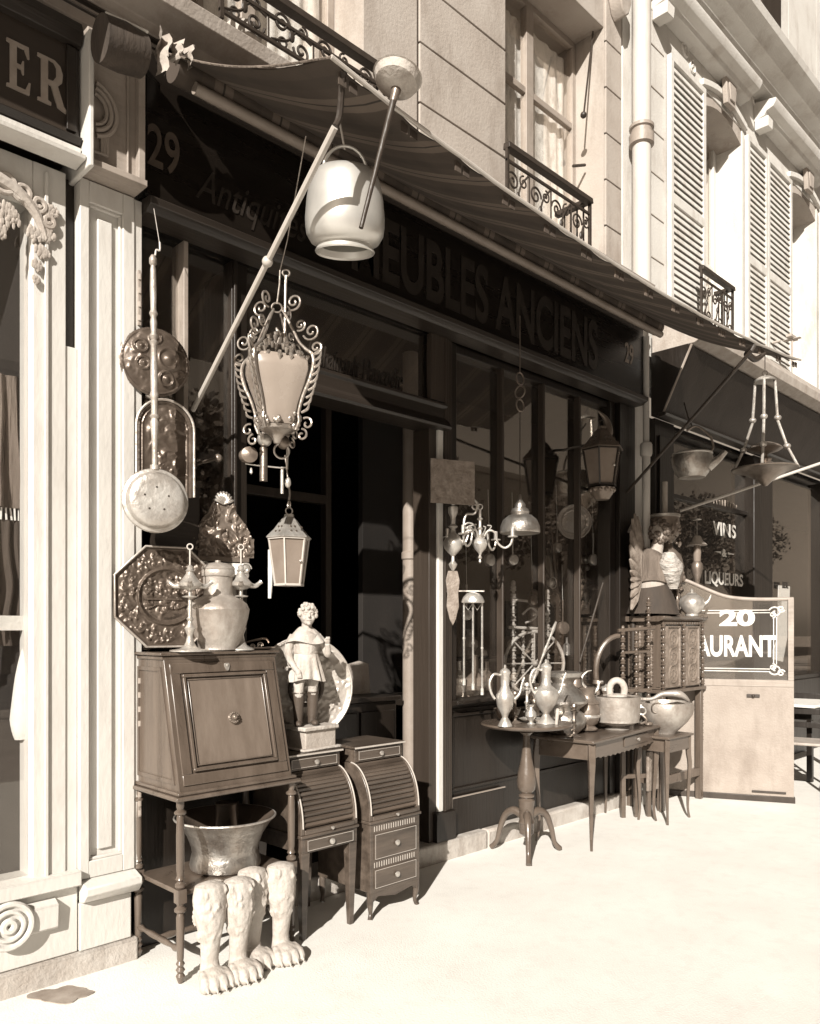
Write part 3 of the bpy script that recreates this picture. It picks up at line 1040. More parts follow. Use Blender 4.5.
upper_old()
iron_balcony('dark scrolled iron railing before the left upper window with curved sill', 1.93, 3.0, 3.16, 4.20, 4.45, .30, 4)
iron_balcony('dark scrolled iron railing before the middle upper window beside block wall', 4.05, 5.03, 3.20, 4.0, 4.545, .28, 4)
single('flower_pot', MB().lathe([(.05, 0), (.085, .03), (.09, .07), (.085, .09), (.07, .09), (.06, .05)], seg=20), M['plaster'],
       'pale shallow bowl standing behind the left iron railing', 'bowl', (2.12, 3.26, 4.2))

t = thing('rain_downpipe', 'thick pale downpipe with a collar between the two buildings', 'pipe', (6.0, 3.33, 3.95))
part('tube', MB().lathe([(.075, 0), (.075, 6)], seg=24), M['pipe'], t)
zc = at(641, 132, 3.3).z - 3.95
part('collar', MB().lathe([(.078, zc - .08), (.10, zc - .07), (.10, zc + .01), (.085, zc + .02), (.085, zc + .05), (.10, zc + .06), (.10, zc + .085), (.078, zc + .1)], seg=24), M['paint_mid'], t)


def shutter_part(t, x0, x1, z0, z1, y, off):
    fr = MB().frame(x0, x1, z0, z1, .05, y, y + .04)
    fr.box(x0 + .05, x1 - .05, y + .001, y + .04, (z0 + z1) / 2 - .04, (z0 + z1) / 2 + .04)
    n = int((z1 - z0) / .062)
    for k in range(n):
        z = z0 + .06 + k * .062
        if z > z1 - .1:
            break
        fr.ext([(y + .004, z), (y + .010, z - .004), (y + .030, z + .052), (y + .022, z + .056)], x0 + .05, x1 - .05)
    o = part('shutter', fr.move(off), M['shutter'], t)
    return o


def right_building():
    t = thing('white_rendered_building', 'bright rendered upper building with louvred shutters and heavy cornices at right', 'building', (6.15, 3.45, 3.9))
    off = Matrix.Translation((-6.15, -3.45, -3.9))

    def P(name, mb, mat, bevel=.005, parent=t):
        return part(name, mb.move(off), mat, parent, bevel)
    XE = 22
    wins = [(7.36, 8.27), (9.55, 10.46), (11.9, 12.8), (14.2, 15.1)]
    w = MB()
    x = 5.905
    for a, b in wins:
        w.box(x, a, 3.45, 3.9, 3.8, 12)
        w.box(a, b, 3.45, 3.9, 6.62, 12)
        w.box(a, b, 3.45, 3.9, 3.8, 3.95)
        x = b
    w.box(x, XE, 3.45, 3.9, 3.8, 12)
    P('wall', w, M['render_white'])
    j = MB()
    for k in range(9):
        z = 4.3 + k * .37
        j.box(6.30, 6.60, 3.444, 3.4495, z, z + .008)
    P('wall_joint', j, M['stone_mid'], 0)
    for i, (a, b) in enumerate(wins):
        # arched head and keystone
        hd = MB()
        pts_o, pts_i = [], []
        for k in range(11):
            u = k / 10
            xx = a - .05 + (b - a + .1) * u
            zz = 6.60 + .10 * math.sin(PI * u)
            pts_o.append((xx, zz + .06))
            pts_i.append((xx, zz))
        hd.prism(pts_i + pts_o[::-1], 3.41, 3.452)
        P('arched_head', hd, M['render_white'])
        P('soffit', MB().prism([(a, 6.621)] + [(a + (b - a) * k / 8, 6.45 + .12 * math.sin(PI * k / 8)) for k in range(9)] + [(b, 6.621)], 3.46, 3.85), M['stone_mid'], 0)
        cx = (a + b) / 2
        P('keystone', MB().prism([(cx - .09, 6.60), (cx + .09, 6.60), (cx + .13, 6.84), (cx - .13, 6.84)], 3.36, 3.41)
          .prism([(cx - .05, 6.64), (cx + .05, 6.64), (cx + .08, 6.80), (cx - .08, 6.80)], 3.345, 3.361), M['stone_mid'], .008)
        P('window_frame', MB().frame(a, b, 3.95, 6.6, .07, 3.72, 3.77).box(cx - .04, cx + .04, 3.715, 3.765, 4.02, 6.5).box(a + .07, b - .07, 3.722, 3.76, 5.2, 5.24), M['paint_light'])
        P('window_pane', MB().box(a + .07, b - .07, 3.745, 3.748, 4.0, 6.5), M['glass'], 0)
        struct('room_wall', MB().box(a - .1, b + .1, 4.1, 4.15, 3.85, 6.7), M['wood_dark'])
        shutter_part(t, a - .72, a - .03, 4.0, 6.55, 3.395, off)
        shutter_part(t, b + .03, b + .55, 4.0, 6.55, 3.395, off)
        P('hood_cornice', MB().ext([(3.45, 6.82), (3.34, 6.84), (3.32, 6.88), (3.25, 6.90), (3.22, 6.95), (3.22, 6.98), (3.45, 7.02)], a - .98, b - .05)
          .prism([(a - .98, 6.72), (a - .86, 6.72), (a - .84, 6.83), (a - .98, 6.83)], 3.30, 3.44), M['render_white'])
    P('main_cornice', MB().ext([(3.45, 7.06), (3.30, 7.08), (3.27, 7.14), (3.14, 7.16), (3.08, 7.24), (3.02, 7.26), (3.0, 7.33), (3.45, 7.38)], 5.95, XE), M['render_white'])
    # scrolled relief on wall
    sc = MB()
    for (px, py, r) in ((686, 50, .09), (693, 68, .07), (755, 100, .09)):
        c = at(px, py, 3.445)
        sc.tube(spiral(c.x, c.z, r, r * .2, 90, 1.3, 3.445), .012, 6)
    P('wall_scroll', sc, M['render_white'], 0)
    P('upper_window', MB().box(8.72, 9.25, 3.42, 3.46, 7.40, 10), M['wood_post'], 0)
    return


right_building()
iron_balcony('short dark iron railing between white shutters of the rendered building', at(701, 268, 3.28).x, at(733, 290, 3.28).x, 3.28, 4.15, at(702, 268, 3.28).z, .17, 3)
c = at(792, 338, 3.2)
t = thing('wall_lamp_bracket', 'small pale cross-shaped lamp bracket on the far bright wall', 'bracket', c)
part('post', MB().tube([(0, 0, -.28), (0, 0, .02)], .014, 8), M['plaster_dim'], t)
part('arm', MB().box(-.10, .10, -.03, .03, -.01, .02).box(-.03, .03, -.09, .09, -.02, -.011).tube([(0, .12, 0), (0, .26, 0)], .015, 6), M['plaster_dim'], t, .004)


# ------------------------------------------------------------------ restaurant next door
def restaurant():
    t = thing('restaurant_front', 'dark restaurant front lettered VINS & LIQUEURS under a sloping fascia', 'shop front', (6.28, 3.4, 0))
    off = Matrix.Translation((-6.28, -3.4, 0))

    def P(name, mb, mat, bevel=.004, parent=t):
        return part(name, mb.move(off), mat, parent, bevel)
    XE = 22
    P('pier', MB().box(6.045, 6.275, 3.42, 3.9, 0, 3.8), M['render_white'])
    P('sloping_fascia', MB().ext([(3.30, 3.26), (3.04, 3.78), (3.07, 3.80), (3.40, 3.80), (3.40, 3.26)], 6.28, XE), M['wood_dark'], .006)
    P('shutter_box', MB().ext([(3.40, 3.802), (3.02, 3.802), (2.94, 3.84), (2.93, 3.92), (3.0, 4.02), (3.40, 4.02)], 6.30, XE), M['plaster_dim'])
    P('fascia_edge', MB().ext([(3.30, 3.225), (3.24, 3.23), (3.22, 3.25), (3.25, 3.262), (3.30, 3.262)], 6.22, XE), M['wood_trim'])
    P('side_bead', MB().tube([(6.275, 3.03, 3.785), (6.275, 3.28, 3.27)], .010, 6), M['paint_mid'], 0)
    P('pillar', MB().box(6.28, 6.62, 3.36, 3.6, 0, 3.24).box(6.33, 6.57, 3.34, 3.36, 1.0, 3.1), M['wood_dark'])
    P('pillar', MB().box(8.36, 8.85, 3.36, 3.6, 0, 3.24), M['wood_dark'])
    P('pillar', MB().box(10.6, 10.9, 3.36, 3.6, 0, 3.24), M['wood_dark'])
    P('stall_riser', MB().box(6.62, 8.36, 3.40, 3.6, 0, .9), M['wood_dark'])
    P('window_pane', MB().box(6.62, 8.36, 3.46, 3.464, .9, 3.24), M['glass_low'], 0)
    P('window_pane', MB().box(8.9, 10.6, 3.46, 3.464, .9, 3.24), M['glass_low'], 0)
    P('window_bar', MB().box(8.852, 8.9, 3.42, 3.5, 0, 3.24).box(8.9, 10.6, 3.42, 3.5, .85, .9).box(6.62, 8.36, 3.43, 3.49, 2.62, 2.66), M['wood_dark'])
    P('stall_riser', MB().box(8.9, 10.6, 3.40, 3.6, 0, .85), M['wood_dark'])
    P('window_curtain', MB().prism([(0 + at(770, 660, 3.6).x, 1.1), (at(783, 660, 3.6).x, 1.05), (at(789, 640, 3.6).x, 1.45), (at(790, 600, 3.6).x, 1.95), (at(779, 600, 3.6).x, 1.95), (at(777, 650, 3.6).x, 1.3)], 3.6, 3.61), M['cloth_white'], 0)

    def T(s, px, py, h, w_px, bold=.004, name='lettering', y=3.452):
        p = at(px, py, 3.45)
        p2 = at(px + w_px, py, 3.45)
        o = text_mesh(s, h / .70, M['white_letter'], name, t, Matrix.Identity(4), bold=bold)
        xs = [v.co.x for v in o.data.vertices]
        k = (p2.x - p.x) / (max(xs) - min(xs))
        o.data.transform(off @ wall_text(p.x, y, p.z) @ Matrix.Diagonal((k, 1, 1, 1)) @ Matrix.Translation((-min(xs), 0, 0)))
        return o
    m = mpp(725, 3.45)
    T('VINS', 713, 534, 13 * m, 23, .003)
    T('LIQUEURS', 705, 583, 12 * m, 38, .003)
    T('&', 722, 556, 7 * m, 5, .004)
    dsh = MB()
    for (x0, x1) in ((715, 721), (728, 734)):
        a, b = at(x0, 553, 3.45).x, at(x1, 553, 3.45).x
        z = at(725, 553, 3.45).z
        big = a if x0 == 728 else b
        sm = b if x0 == 728 else a
        dsh.prism([(sm, z), (big, z + .012), (big, z - .012)], 3.448, 3.452)
    P('lettering_dash', dsh, M['white_letter'], 0)
    # arched RESTAURANT
    word = 'RESTAURANT'
    for i, ch in enumerate(word):
        u = (i + .5) / len(word)
        px = 711 + 26 * u
        arc = 4.5 * (2 * u - 1) ** 2
        p = at(px, 506 + arc - 2 * (.5 - u), 3.45)
        text_mesh(ch, .085, M['cream_letter'], 'arched_letter', t, off @ wall_text(p.x, 3.452, p.z) @ Matrix.Rotation(-(2 * u - 1) * .5, 4, 'Z'), sx=.42, bold=.003, align='CENTER')
    p = at(779, 588, 3.45)
    text_mesh('BIERE', .10, M['gold_dim'], 'lettering', t, off @ wall_text(p.x, 3.415, p.z), sx=.75, bold=.003)
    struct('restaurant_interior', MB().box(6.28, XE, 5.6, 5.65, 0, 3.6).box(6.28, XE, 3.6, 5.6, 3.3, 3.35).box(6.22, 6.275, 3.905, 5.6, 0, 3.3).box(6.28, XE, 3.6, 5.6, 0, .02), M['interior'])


restaurant()
arm = MB().tube([at(680, 511, 3.36), at(836, 458, 2.3)], .013, 8)
single('awning_rod', arm, M['steel'], 'thin straight rod slanting out from the restaurant wall past the hanging lamp', 'rod')


# glazed screen standing out from the restaurant wall
def screen():
    A = Vector((6.50, 3.36, 0))
    B = Vector((6.925, 2.46, 0))
    d = (B - A)
    Lg = d.length
    rz = math.atan2(d.y, d.x)
    t = thing('glazed_screen', 'pale half-glazed terrace screen lettered RESTAURANT at right', 'screen', A, rz)
    zg, zt = .98, 1.69
    part('lower_board', MB().box(0, Lg, -.02, .02, .05, zg - .02).box(.03, Lg - .03, .02, .022, .1, .9), M['panel_board'], t, .004)
    part('base_rail', MB().box(-.01, Lg + .01, -.03, .03, 0.0, .05), M['wood_post'], t, .004)
    # frame with the swept top edge
    top = [(0, 1.90), (.15, 1.86), (.30, 1.79), (.45, 1.725), (.58, 1.70), (.75, zt), (Lg, zt)]
    fr = MB().box(0, Lg, -.025, .025, zg - .02, zg + .035).box(Lg - .045, Lg, -.025, .025, zg + .035, zt)
    fr.tube([(x, 0, z) for x, z in top], .017, 8, 5)
    part('frame', fr, M['paint_mid'], t, .003)
    fr2 = []
    for x, z in [(0, zg + .03)] + [(Lg - .04, zg + .03)] + [(x if x < Lg else Lg - .04, z) for x, z in top[::-1]]:
        fr2.append((x, z))
    part('pane', MB().prism(fr2, -.002, .002), M['glass_screen'], t)
    # border with corner scrolls
    b = MB()
    x0, x1, z0, z1 = .06, Lg - .15, 1.085, 1.60
    for o_ in (0, .022):
        b.bar((x0, -.004, z0 + o_), (x1 - .03, -.004, z0 + o_), .003, .007)
        b.bar((x1 + .02 - o_, -.004, z0 + .06), (x1 + .02 - o_, -.004, z1 - .06), .007, .003)
        b.bar((x0 + .2, -.004, z1 - o_), (x1 - .03, -.004, z1 - o_), .003, .007)
    for (cx, cz, s_) in ((x1, z0 + .02, 1), (x1, z1 - .02, -1)):
        b.tube(spiral(cx + .01, cz, .05, .008, 200 * s_, 1.2 * s_, -.004), .007, 6)
        b.tube(spiral(cx + .055, cz - .03 * s_, .03, .006, 20 * s_, 1.3 * s_, -.004), .007, 6)
        b.tube(spiral(cx - .01, cz + .02 * s_, .028, .006, 90 * s_, -1.3 * s_, -.004), .006, 6)
    part('painted_border', b, M['white_letter'], t)

    def T(s, xc, z, h, w, bold):
        o = text_mesh(s, h / .70, M['white_letter'], 'lettering', t, Matrix.Identity(4), bold=bold)
        xs = [v.co.x for v in o.data.vertices]
        k = w / (max(xs) - min(xs))
        o.data.transform(wall_text(xc - w / 2, -.006, z) @ Matrix.Diagonal((k, 1, 1, 1)) @ Matrix.Translation((-min(xs), 0, 0)))
    T('20', .56, 1.475, .125, .28, .008)
    T('RESTAURANT', .33, 1.215, .17, 1.06, .008) if False else T('STAURANT', .47, 1.215, .17, .78, .008)
    T('au N° 20'[0:2], .36, 1.65, .06, .1, .002) if False else None
    part('latch', MB().box(Lg - .36, Lg - .26, .022, .034, .87, .89), M['iron'], t)
    part('latch', MB().box(Lg - .32, Lg - .06, -.034, -.022, .075, .09), M['iron'], t)
    part('handle', MB().box(Lg - .36, Lg - .26, -.034, -.021, .87, .895).ball((Lg - .31, -.035, .88), .014), M['iron'], t)


screen()


# ================================================================== opposite side of the street (seen in the panes)
def tree(X, Y, h, r, label, sd):
    t = thing('street_tree', label, 'tree', (X, Y, 0), 0, 'trees across the street')
    rnd = random.Random(sd)
    tr = MB().tube([(0, 0, 0), (.05, .02, h * .4), (-.05, 0, h * .7)], [.16, .12, .07], 10, 4)
    for k in range(7):
        a = k * .9
        tr.tube([(0, 0, h * .42), (math.cos(a) * r * .4, math.sin(a) * r * .4, h * .62), (math.cos(a) * r * .75, math.sin(a) * r * .75, h * .8)], [.06, .04, .015], 6, 3)
    part('trunk', tr, M['bark'], t)
    cr = MB()
    cl = [(rnd.uniform(-.7, .7) * r, rnd.uniform(-.7, .7) * r, h * .72 + rnd.uniform(-.6, .7) * r, rnd.uniform(.3, .5) * r) for _ in range(14)]
    for k in range(2600):
        c = rnd.choice(cl)
        v = Vector((rnd.gauss(0, 1), rnd.gauss(0, 1), rnd.gauss(0, 1))).normalized() * c[3] * rnd.uniform(.5, 1.05)
        p = Vector(c[:3]) + v
        q = rnd.uniform(.06, .13)
        u = Vector((rnd.gauss(0, 1), rnd.gauss(0, 1), rnd.gauss(0, 1))).normalized()
        w = u.orthogonal().normalized()
        cr.add([p - u * q, p + w * q * .6, p + u * q, p - w * q * .6], [(0, 1, 2, 3)])
    part('crown', cr, M['leaf'], t, smooth=False)


for i, (X, Y, h, r) in enumerate([(9, -8.5, 6.0, 2.0), (15.5, -9, 6.6, 2.0), (22.5, -8.6, 6.2, 2.0), (30, -9, 7.0, 2.4), (37, -9, 7.0, 2.4), (1.0, -10.5, 6.2, 2.0)]):
    tree(X, Y, h, r, ['broad street tree opposite the doorway', 'tall street tree across the road reflected in panes', 'third street tree across the road',
                      'fourth street tree across the road', 'farthest street tree across the road', 'small street tree opposite the left shop'][i], i)
t = thing('opposite_building', 'long plain building across the street with rows of windows', 'building', (10, -20, 0))
part('wall', MB().box(-45, 45, -8, 0, 0, 9.5).box(-45.2, 45.2, -8.2, .3, 9.5, 9.8), M['opp'], t)
for k in range(26):
    if k == 0:
        w0 = part('window', MB().box(-.55, .55, 0.02, .06, 0, 1.9), M['opp_window'], t)
        w0.location = (-43.5, 0, 5.6)
        ws = [w0]
    for z in (1.0, 5.6):
        if k == 0 and z > 5:
            continue
        w = w0.copy()
        C.objects.link(w)
        w.parent = t
        w.location = (-43.5 + k * 3.4, 0, z)


# ================================================================== goods: left cluster
def turned(prof_pts, c=(0, 0, 0), seg=18):
    return prof_pts


def leg_profile(h, r, n=3, foot=True):
    """turned wooden leg from 0 to h"""
    p = [(r * .55, 0), (r * .9, .01), (r * 1.05, .025), (r * .6, .04), (r * .95, .055), (r * .6, .07), (r * .8, .09)]
    p += [(r, h * .35), (r * 1.05, h * .55), (r * .85, h - .10), (r * .7, h - .085), (r * 1.35, h - .07), (r * 1.35, h - .055), (r * .8, h - .045),
          (r * 1.15, h - .03), (r * .8, h - .015), (r * 1.0, h)]
    return p


def slant_desk():
    x0, x1 = 1.625, 2.205
    yb, yf = 3.36, 2.965
    t = thing('slant_front_desk', 'walnut slant-front desk on turned stand with lion-head medallion, beside the pale pilaster', 'desk', ((x0 + x1) / 2, (yb + yf) / 2, 0))
    w = (x1 - x0) / 2
    d = (yb - yf) / 2
    zb, zt = .775, 1.333
    yt = 3.115 - (yb + yf) / 2
    body = MB().ext([(-d + .012, zb), (yt, zt), (d, zt), (d, zb)], -w + .008, w - .008)
    part('carcass', body, M['wood_desk'], t, .003)
    part('base_moulding', MB().box(-w - .022, w + .022, -d - .022, d + .01, zb - .030, zb - .012).box(-w - .008, w + .008, -d - .006, d, zb - .0118, zb + .004), M['wood_desk'], t, .006)
    part('top_moulding', MB().box(-w - .012, w + .012, yt - .016, d + .004, zt, zt + .013).box(-w, w, yt - .006, d, zt - .018, zt - .0005), M['wood_desk'], t, .004)
    # sloping fall front with frames, built on its own slanted plane
    yf0 = -d + .012
    sl = Vector((0, yt - yf0, zt - zb))
    Lh = sl.length
    ang = math.atan2(-(yt - yf0), zt - zb)   # lean back
    Mx = Matrix.Translation((0, yf0, zb)) @ Matrix.Rotation(ang, 4, 'X')
    f = MB()
    f.frame(-w + .028, w - .028, .025, Lh - .035, .045, -.008, .001)
    f.frame(-w + .080, w - .080, .078, Lh - .085, .014, -.016, .001)
    f.frame(-w + .102, w - .102, .100, Lh - .105, .006, -.010, .001)
    part('front_moulding', f.move(Mx), M['wood_desk'], t, .003)
    part('fall_front', MB().box(-w + .108, w - .108, -.004, .001, .106, Lh - .111).move(Mx), M['wood_desk_panel'], t)
    md = MB()
    md.lathe([(.026, 0), (.026, .006), (.022, .010), (.016, .013), (.0, .014)], (0, 0, 0), 20, Matrix.Rotation(PI / 2, 4, 'X'))
    for k in range(14):
        a = k * 2 * PI / 14
        md.ball((.021 * math.cos(a), -.010, .021 * math.sin(a)), .006, seg=8, rings=6)
    md.ball((0, -.018, .002), .012, (1, .8, 1.1)).ball((-.005, -.026, .006), .004, seg=8).ball((.005, -.026, .006), .004, seg=8).ball((0, -.028, -.002), .005, seg=8)
    part('medallion', md.move(Mx @ Matrix.Translation((.012, -.004, Lh * .50))), M['brass_dark'], t)
    part('keyhole_plate', MB().prism([(-.010, .012), (.010, .012), (.012, 0), (.006, -.018), (0, -.022), (-.006, -.018), (-.012, 0)], -.014, -.008)
         .ball((0, -.015, .002), .005, seg=8).move(Mx @ Matrix.Translation((.012, 0, Lh - .055))), M['brass_pale'], t)
    # side panel
    for sx in (-1, 1):
        sp = MB()
        xo = sx * (w - .008)
        a, b = (xo, xo + sx * .006) if sx > 0 else (xo - .006, xo)
        o1 = [(-d + .045, zb + .03), (yt + .015, zt - .05), (d - .02, zt - .05), (d - .02, zb + .03)]
        i1 = [(-d + .065, zb + .048), (yt + .030, zt - .066), (d - .036, zt - .066), (d - .036, zb + .048)]
        for k in range(4):
            k2 = (k + 1) % 4
            sp.ext([o1[k], o1[k2], i1[k2], i1[k]], a, b)
        part('side_moulding', sp, M['wood_desk'], t)
    # stand
    for sx in (-1, 1):
        for sy in (-1, 1):
            L = MB()
            cx, cy = sx * (w - .012), sy * (d - .012)
            r = .0165
            pr = [(r * .5, 0), (r * .8, .012), (r * 1.15, .03), (r * .7, .042), (r * 1.15, .055), (r * .7, .067), (r * 1.1, .08), (r * .7, .092), (r * .85, .1),
                  (r, .2), (r * 1.05, .27), (r * .75, .285), (r * 1.5, .295), (r * 1.5, .305), (r * .8, .315), (r * 1.1, .33)]
            L.lathe(pr, (cx, cy, 0), 16)
            L.box(cx - .019, cx + .019, cy - .019, cy + .019, .328, .385)
            pr = [(r * .8, .385), (r * 1.35, .395), (r * 1.35, .405), (r * .7, .415), (r * 1.2, .425), (r * .8, .44), (r, .46), (r * 1.05, .60), (r * .9, .68), (r * .8, .685), (r * 1.5, .692),
                  (r * 1.5, .70), (r * .8, .71), (r * 1.0, .72), (r * 1.0, .745)]
            L.lathe(pr, (cx, cy, 0), 16)
            part('leg', L, M['wood_desk'], t)
    part('shelf', MB().box(-w + .012, w - .012, -d + .012, d - .012, .352, .372), M['wood_desk'], t, .004)
    for (a, b) in (((-w + .012, -d + .02, .135), (-w + .012, d - .02, .135)), ((w - .012, -d + .02, .135), (w - .012, d - .02, .135)), ((-w + .02, 0, .135), (w - .02, 0, .135))):
        pts = [Vector(a).lerp(Vector(b), k / 12) for k in range(13)]
        part('stretcher', MB().tube(pts, [.010, .016, .009, .012, .014, .014, .013, .014, .014, .012, .009, .016, .010], 10), M['wood_desk'], t)


slant_desk()

# copper basin on the stand shelf
c = (1.955, 3.15, .374)
t = thing('flared_basin', 'wide flared brass basin standing on the shelf under the slant-front desk', 'basin', c)
part('bowl', MB().lathe([(.0, .004), (.145, .0), (.155, .006), (.158, .02), (.150, .06), (.146, .075), (.150, .10), (.168, .15), (.20, .20), (.222, .225), (.226, .229), (.222, .233),
                         (.195, .205), (.16, .15), (.142, .10), (.138, .03), (.0, .012)], seg=48), M['brass'], t)
part('rim', MB().ring((0, 0, .229), .223, .005, 'z', 48, 8), M['brass_pale'], t)
part('shaded_inside', MB().lathe([(.0, .016), (.134, .034), (.137, .10), (.156, .152), (.191, .206), (.219, .2325), (.219, .2335), (.188, .207), (.152, .152), (.132, .10), (.13, .04), (.0, .02)], seg=48), M['boot'], t)  # dark sheet standing for the shade inside the bowl
single('copper_cylinder', MB().lathe([(.05, 0), (.052, .02), (.05, .25), (.055, .26), (.05, .265)], seg=24), M['copper_dark'],
       'tall tarnished copper can standing behind the flared basin', 'can', (2.06, 3.27, .374) if False else (2.0, 3.21, .384))


# four carved lion paws
def lion_paw(i, x, y, h, rz, label):
    t_mb = MB()
    H = h
    t_mb.tube([(0, .02, H), (0, .02, H * .86), (0, .012, H * .66), (0, .012, H * .45), (0, .02, H * .25), (0, .015, H * .12)],
              [.044, .052, .046, .031, .027, .034], 18, 5)
    t_mb.ball((0, .06, H * .78), .034, (.8, 1, 1.7))
    t_mb.ball((0, -.015, .045), .045, (1, 1.1, .85))
    t_mb.ball((0, -.035, .036), .044, (1.12, .95, .85))
    for k, xx in enumerate((-.038, -.0135, .0135, .038)):
        yy = -.080 if k in (1, 2) else -.068
        t_mb.ball((xx, yy + .016, .027), .0205, (.82, 1.15, 1.3), 14, 10)
        t_mb.tube([(xx * .8, -.01, .066), (xx * .95, yy + .022, .052), (xx, yy + .004, .034)], [.012, .015, .013], 8, 3)
        t_mb.tube([(xx, yy - .002, .030), (xx, yy - .014, .020), (xx, yy - .016, .008)], [.006, .005, .0015], 6, 3)
    # fur locks
    rnd = random.Random(20 + i)
    for k in range(50):
        a = rnd.uniform(-PI, PI)
        z = rnd.uniform(.55, 1.0) * H
        rr = .044 if z > .7 * H else .034
        p = Vector((rr * math.cos(a), .016 + rr * math.sin(a), z))
        t_mb.tube([p, p + Vector((.004 * math.cos(a), .004 * math.sin(a), -.022)), p + Vector((-.002, 0, -.045))], [.004, .0075, .003], 6)
    t_mb.ball((0, .02, H - .012), .045, (1, 1, .55))
    t_mb.v = [Vector((v.x * 1.36, v.y * 1.12, v.z)) for v in t_mb.v]
    o = single('lion_paw_leg', t_mb, M['plaster'], label, 'carved leg', (x, y, 0), rz, 'white lion-paw legs standing on the pavement')
    m = o.modifiers.new('merge', 'REMESH')
    m.mode = 'VOXEL'
    m.voxel_size = .0042
    m.use_smooth_shade = True
    s_ = o.modifiers.new('soft', 'SMOOTH')
    s_.factor = .5
    s_.iterations = 2


for i, (x, y, h, rz, lb) in enumerate([
        (1.715, 2.865, .405, -.15, 'nearest white lion-paw leg, leftmost of four on the pavement'),
        (1.84, 2.85, .40, -.12, 'second white lion-paw leg from the left, toes beside the nearest'),
        (1.95, 2.91, .405, -.10, 'third white lion-paw leg, partly hidden between its neighbours'),
        (2.07, 2.87, .41, -.15, 'rightmost white lion-paw leg, beside the roll-top desk')]):
    lion_paw(i, x, y, h, rz, lb)


def knob(mb, x, y, z, r=.010):
    mb.lathe([(.001, -.001), (r * .5, 0), (r * .5, .004), (r, .008), (r, .014), (.001, .018)], (x, y, z), 14, Matrix.Rotation(PI / 2, 4, 'X'))
    return mb


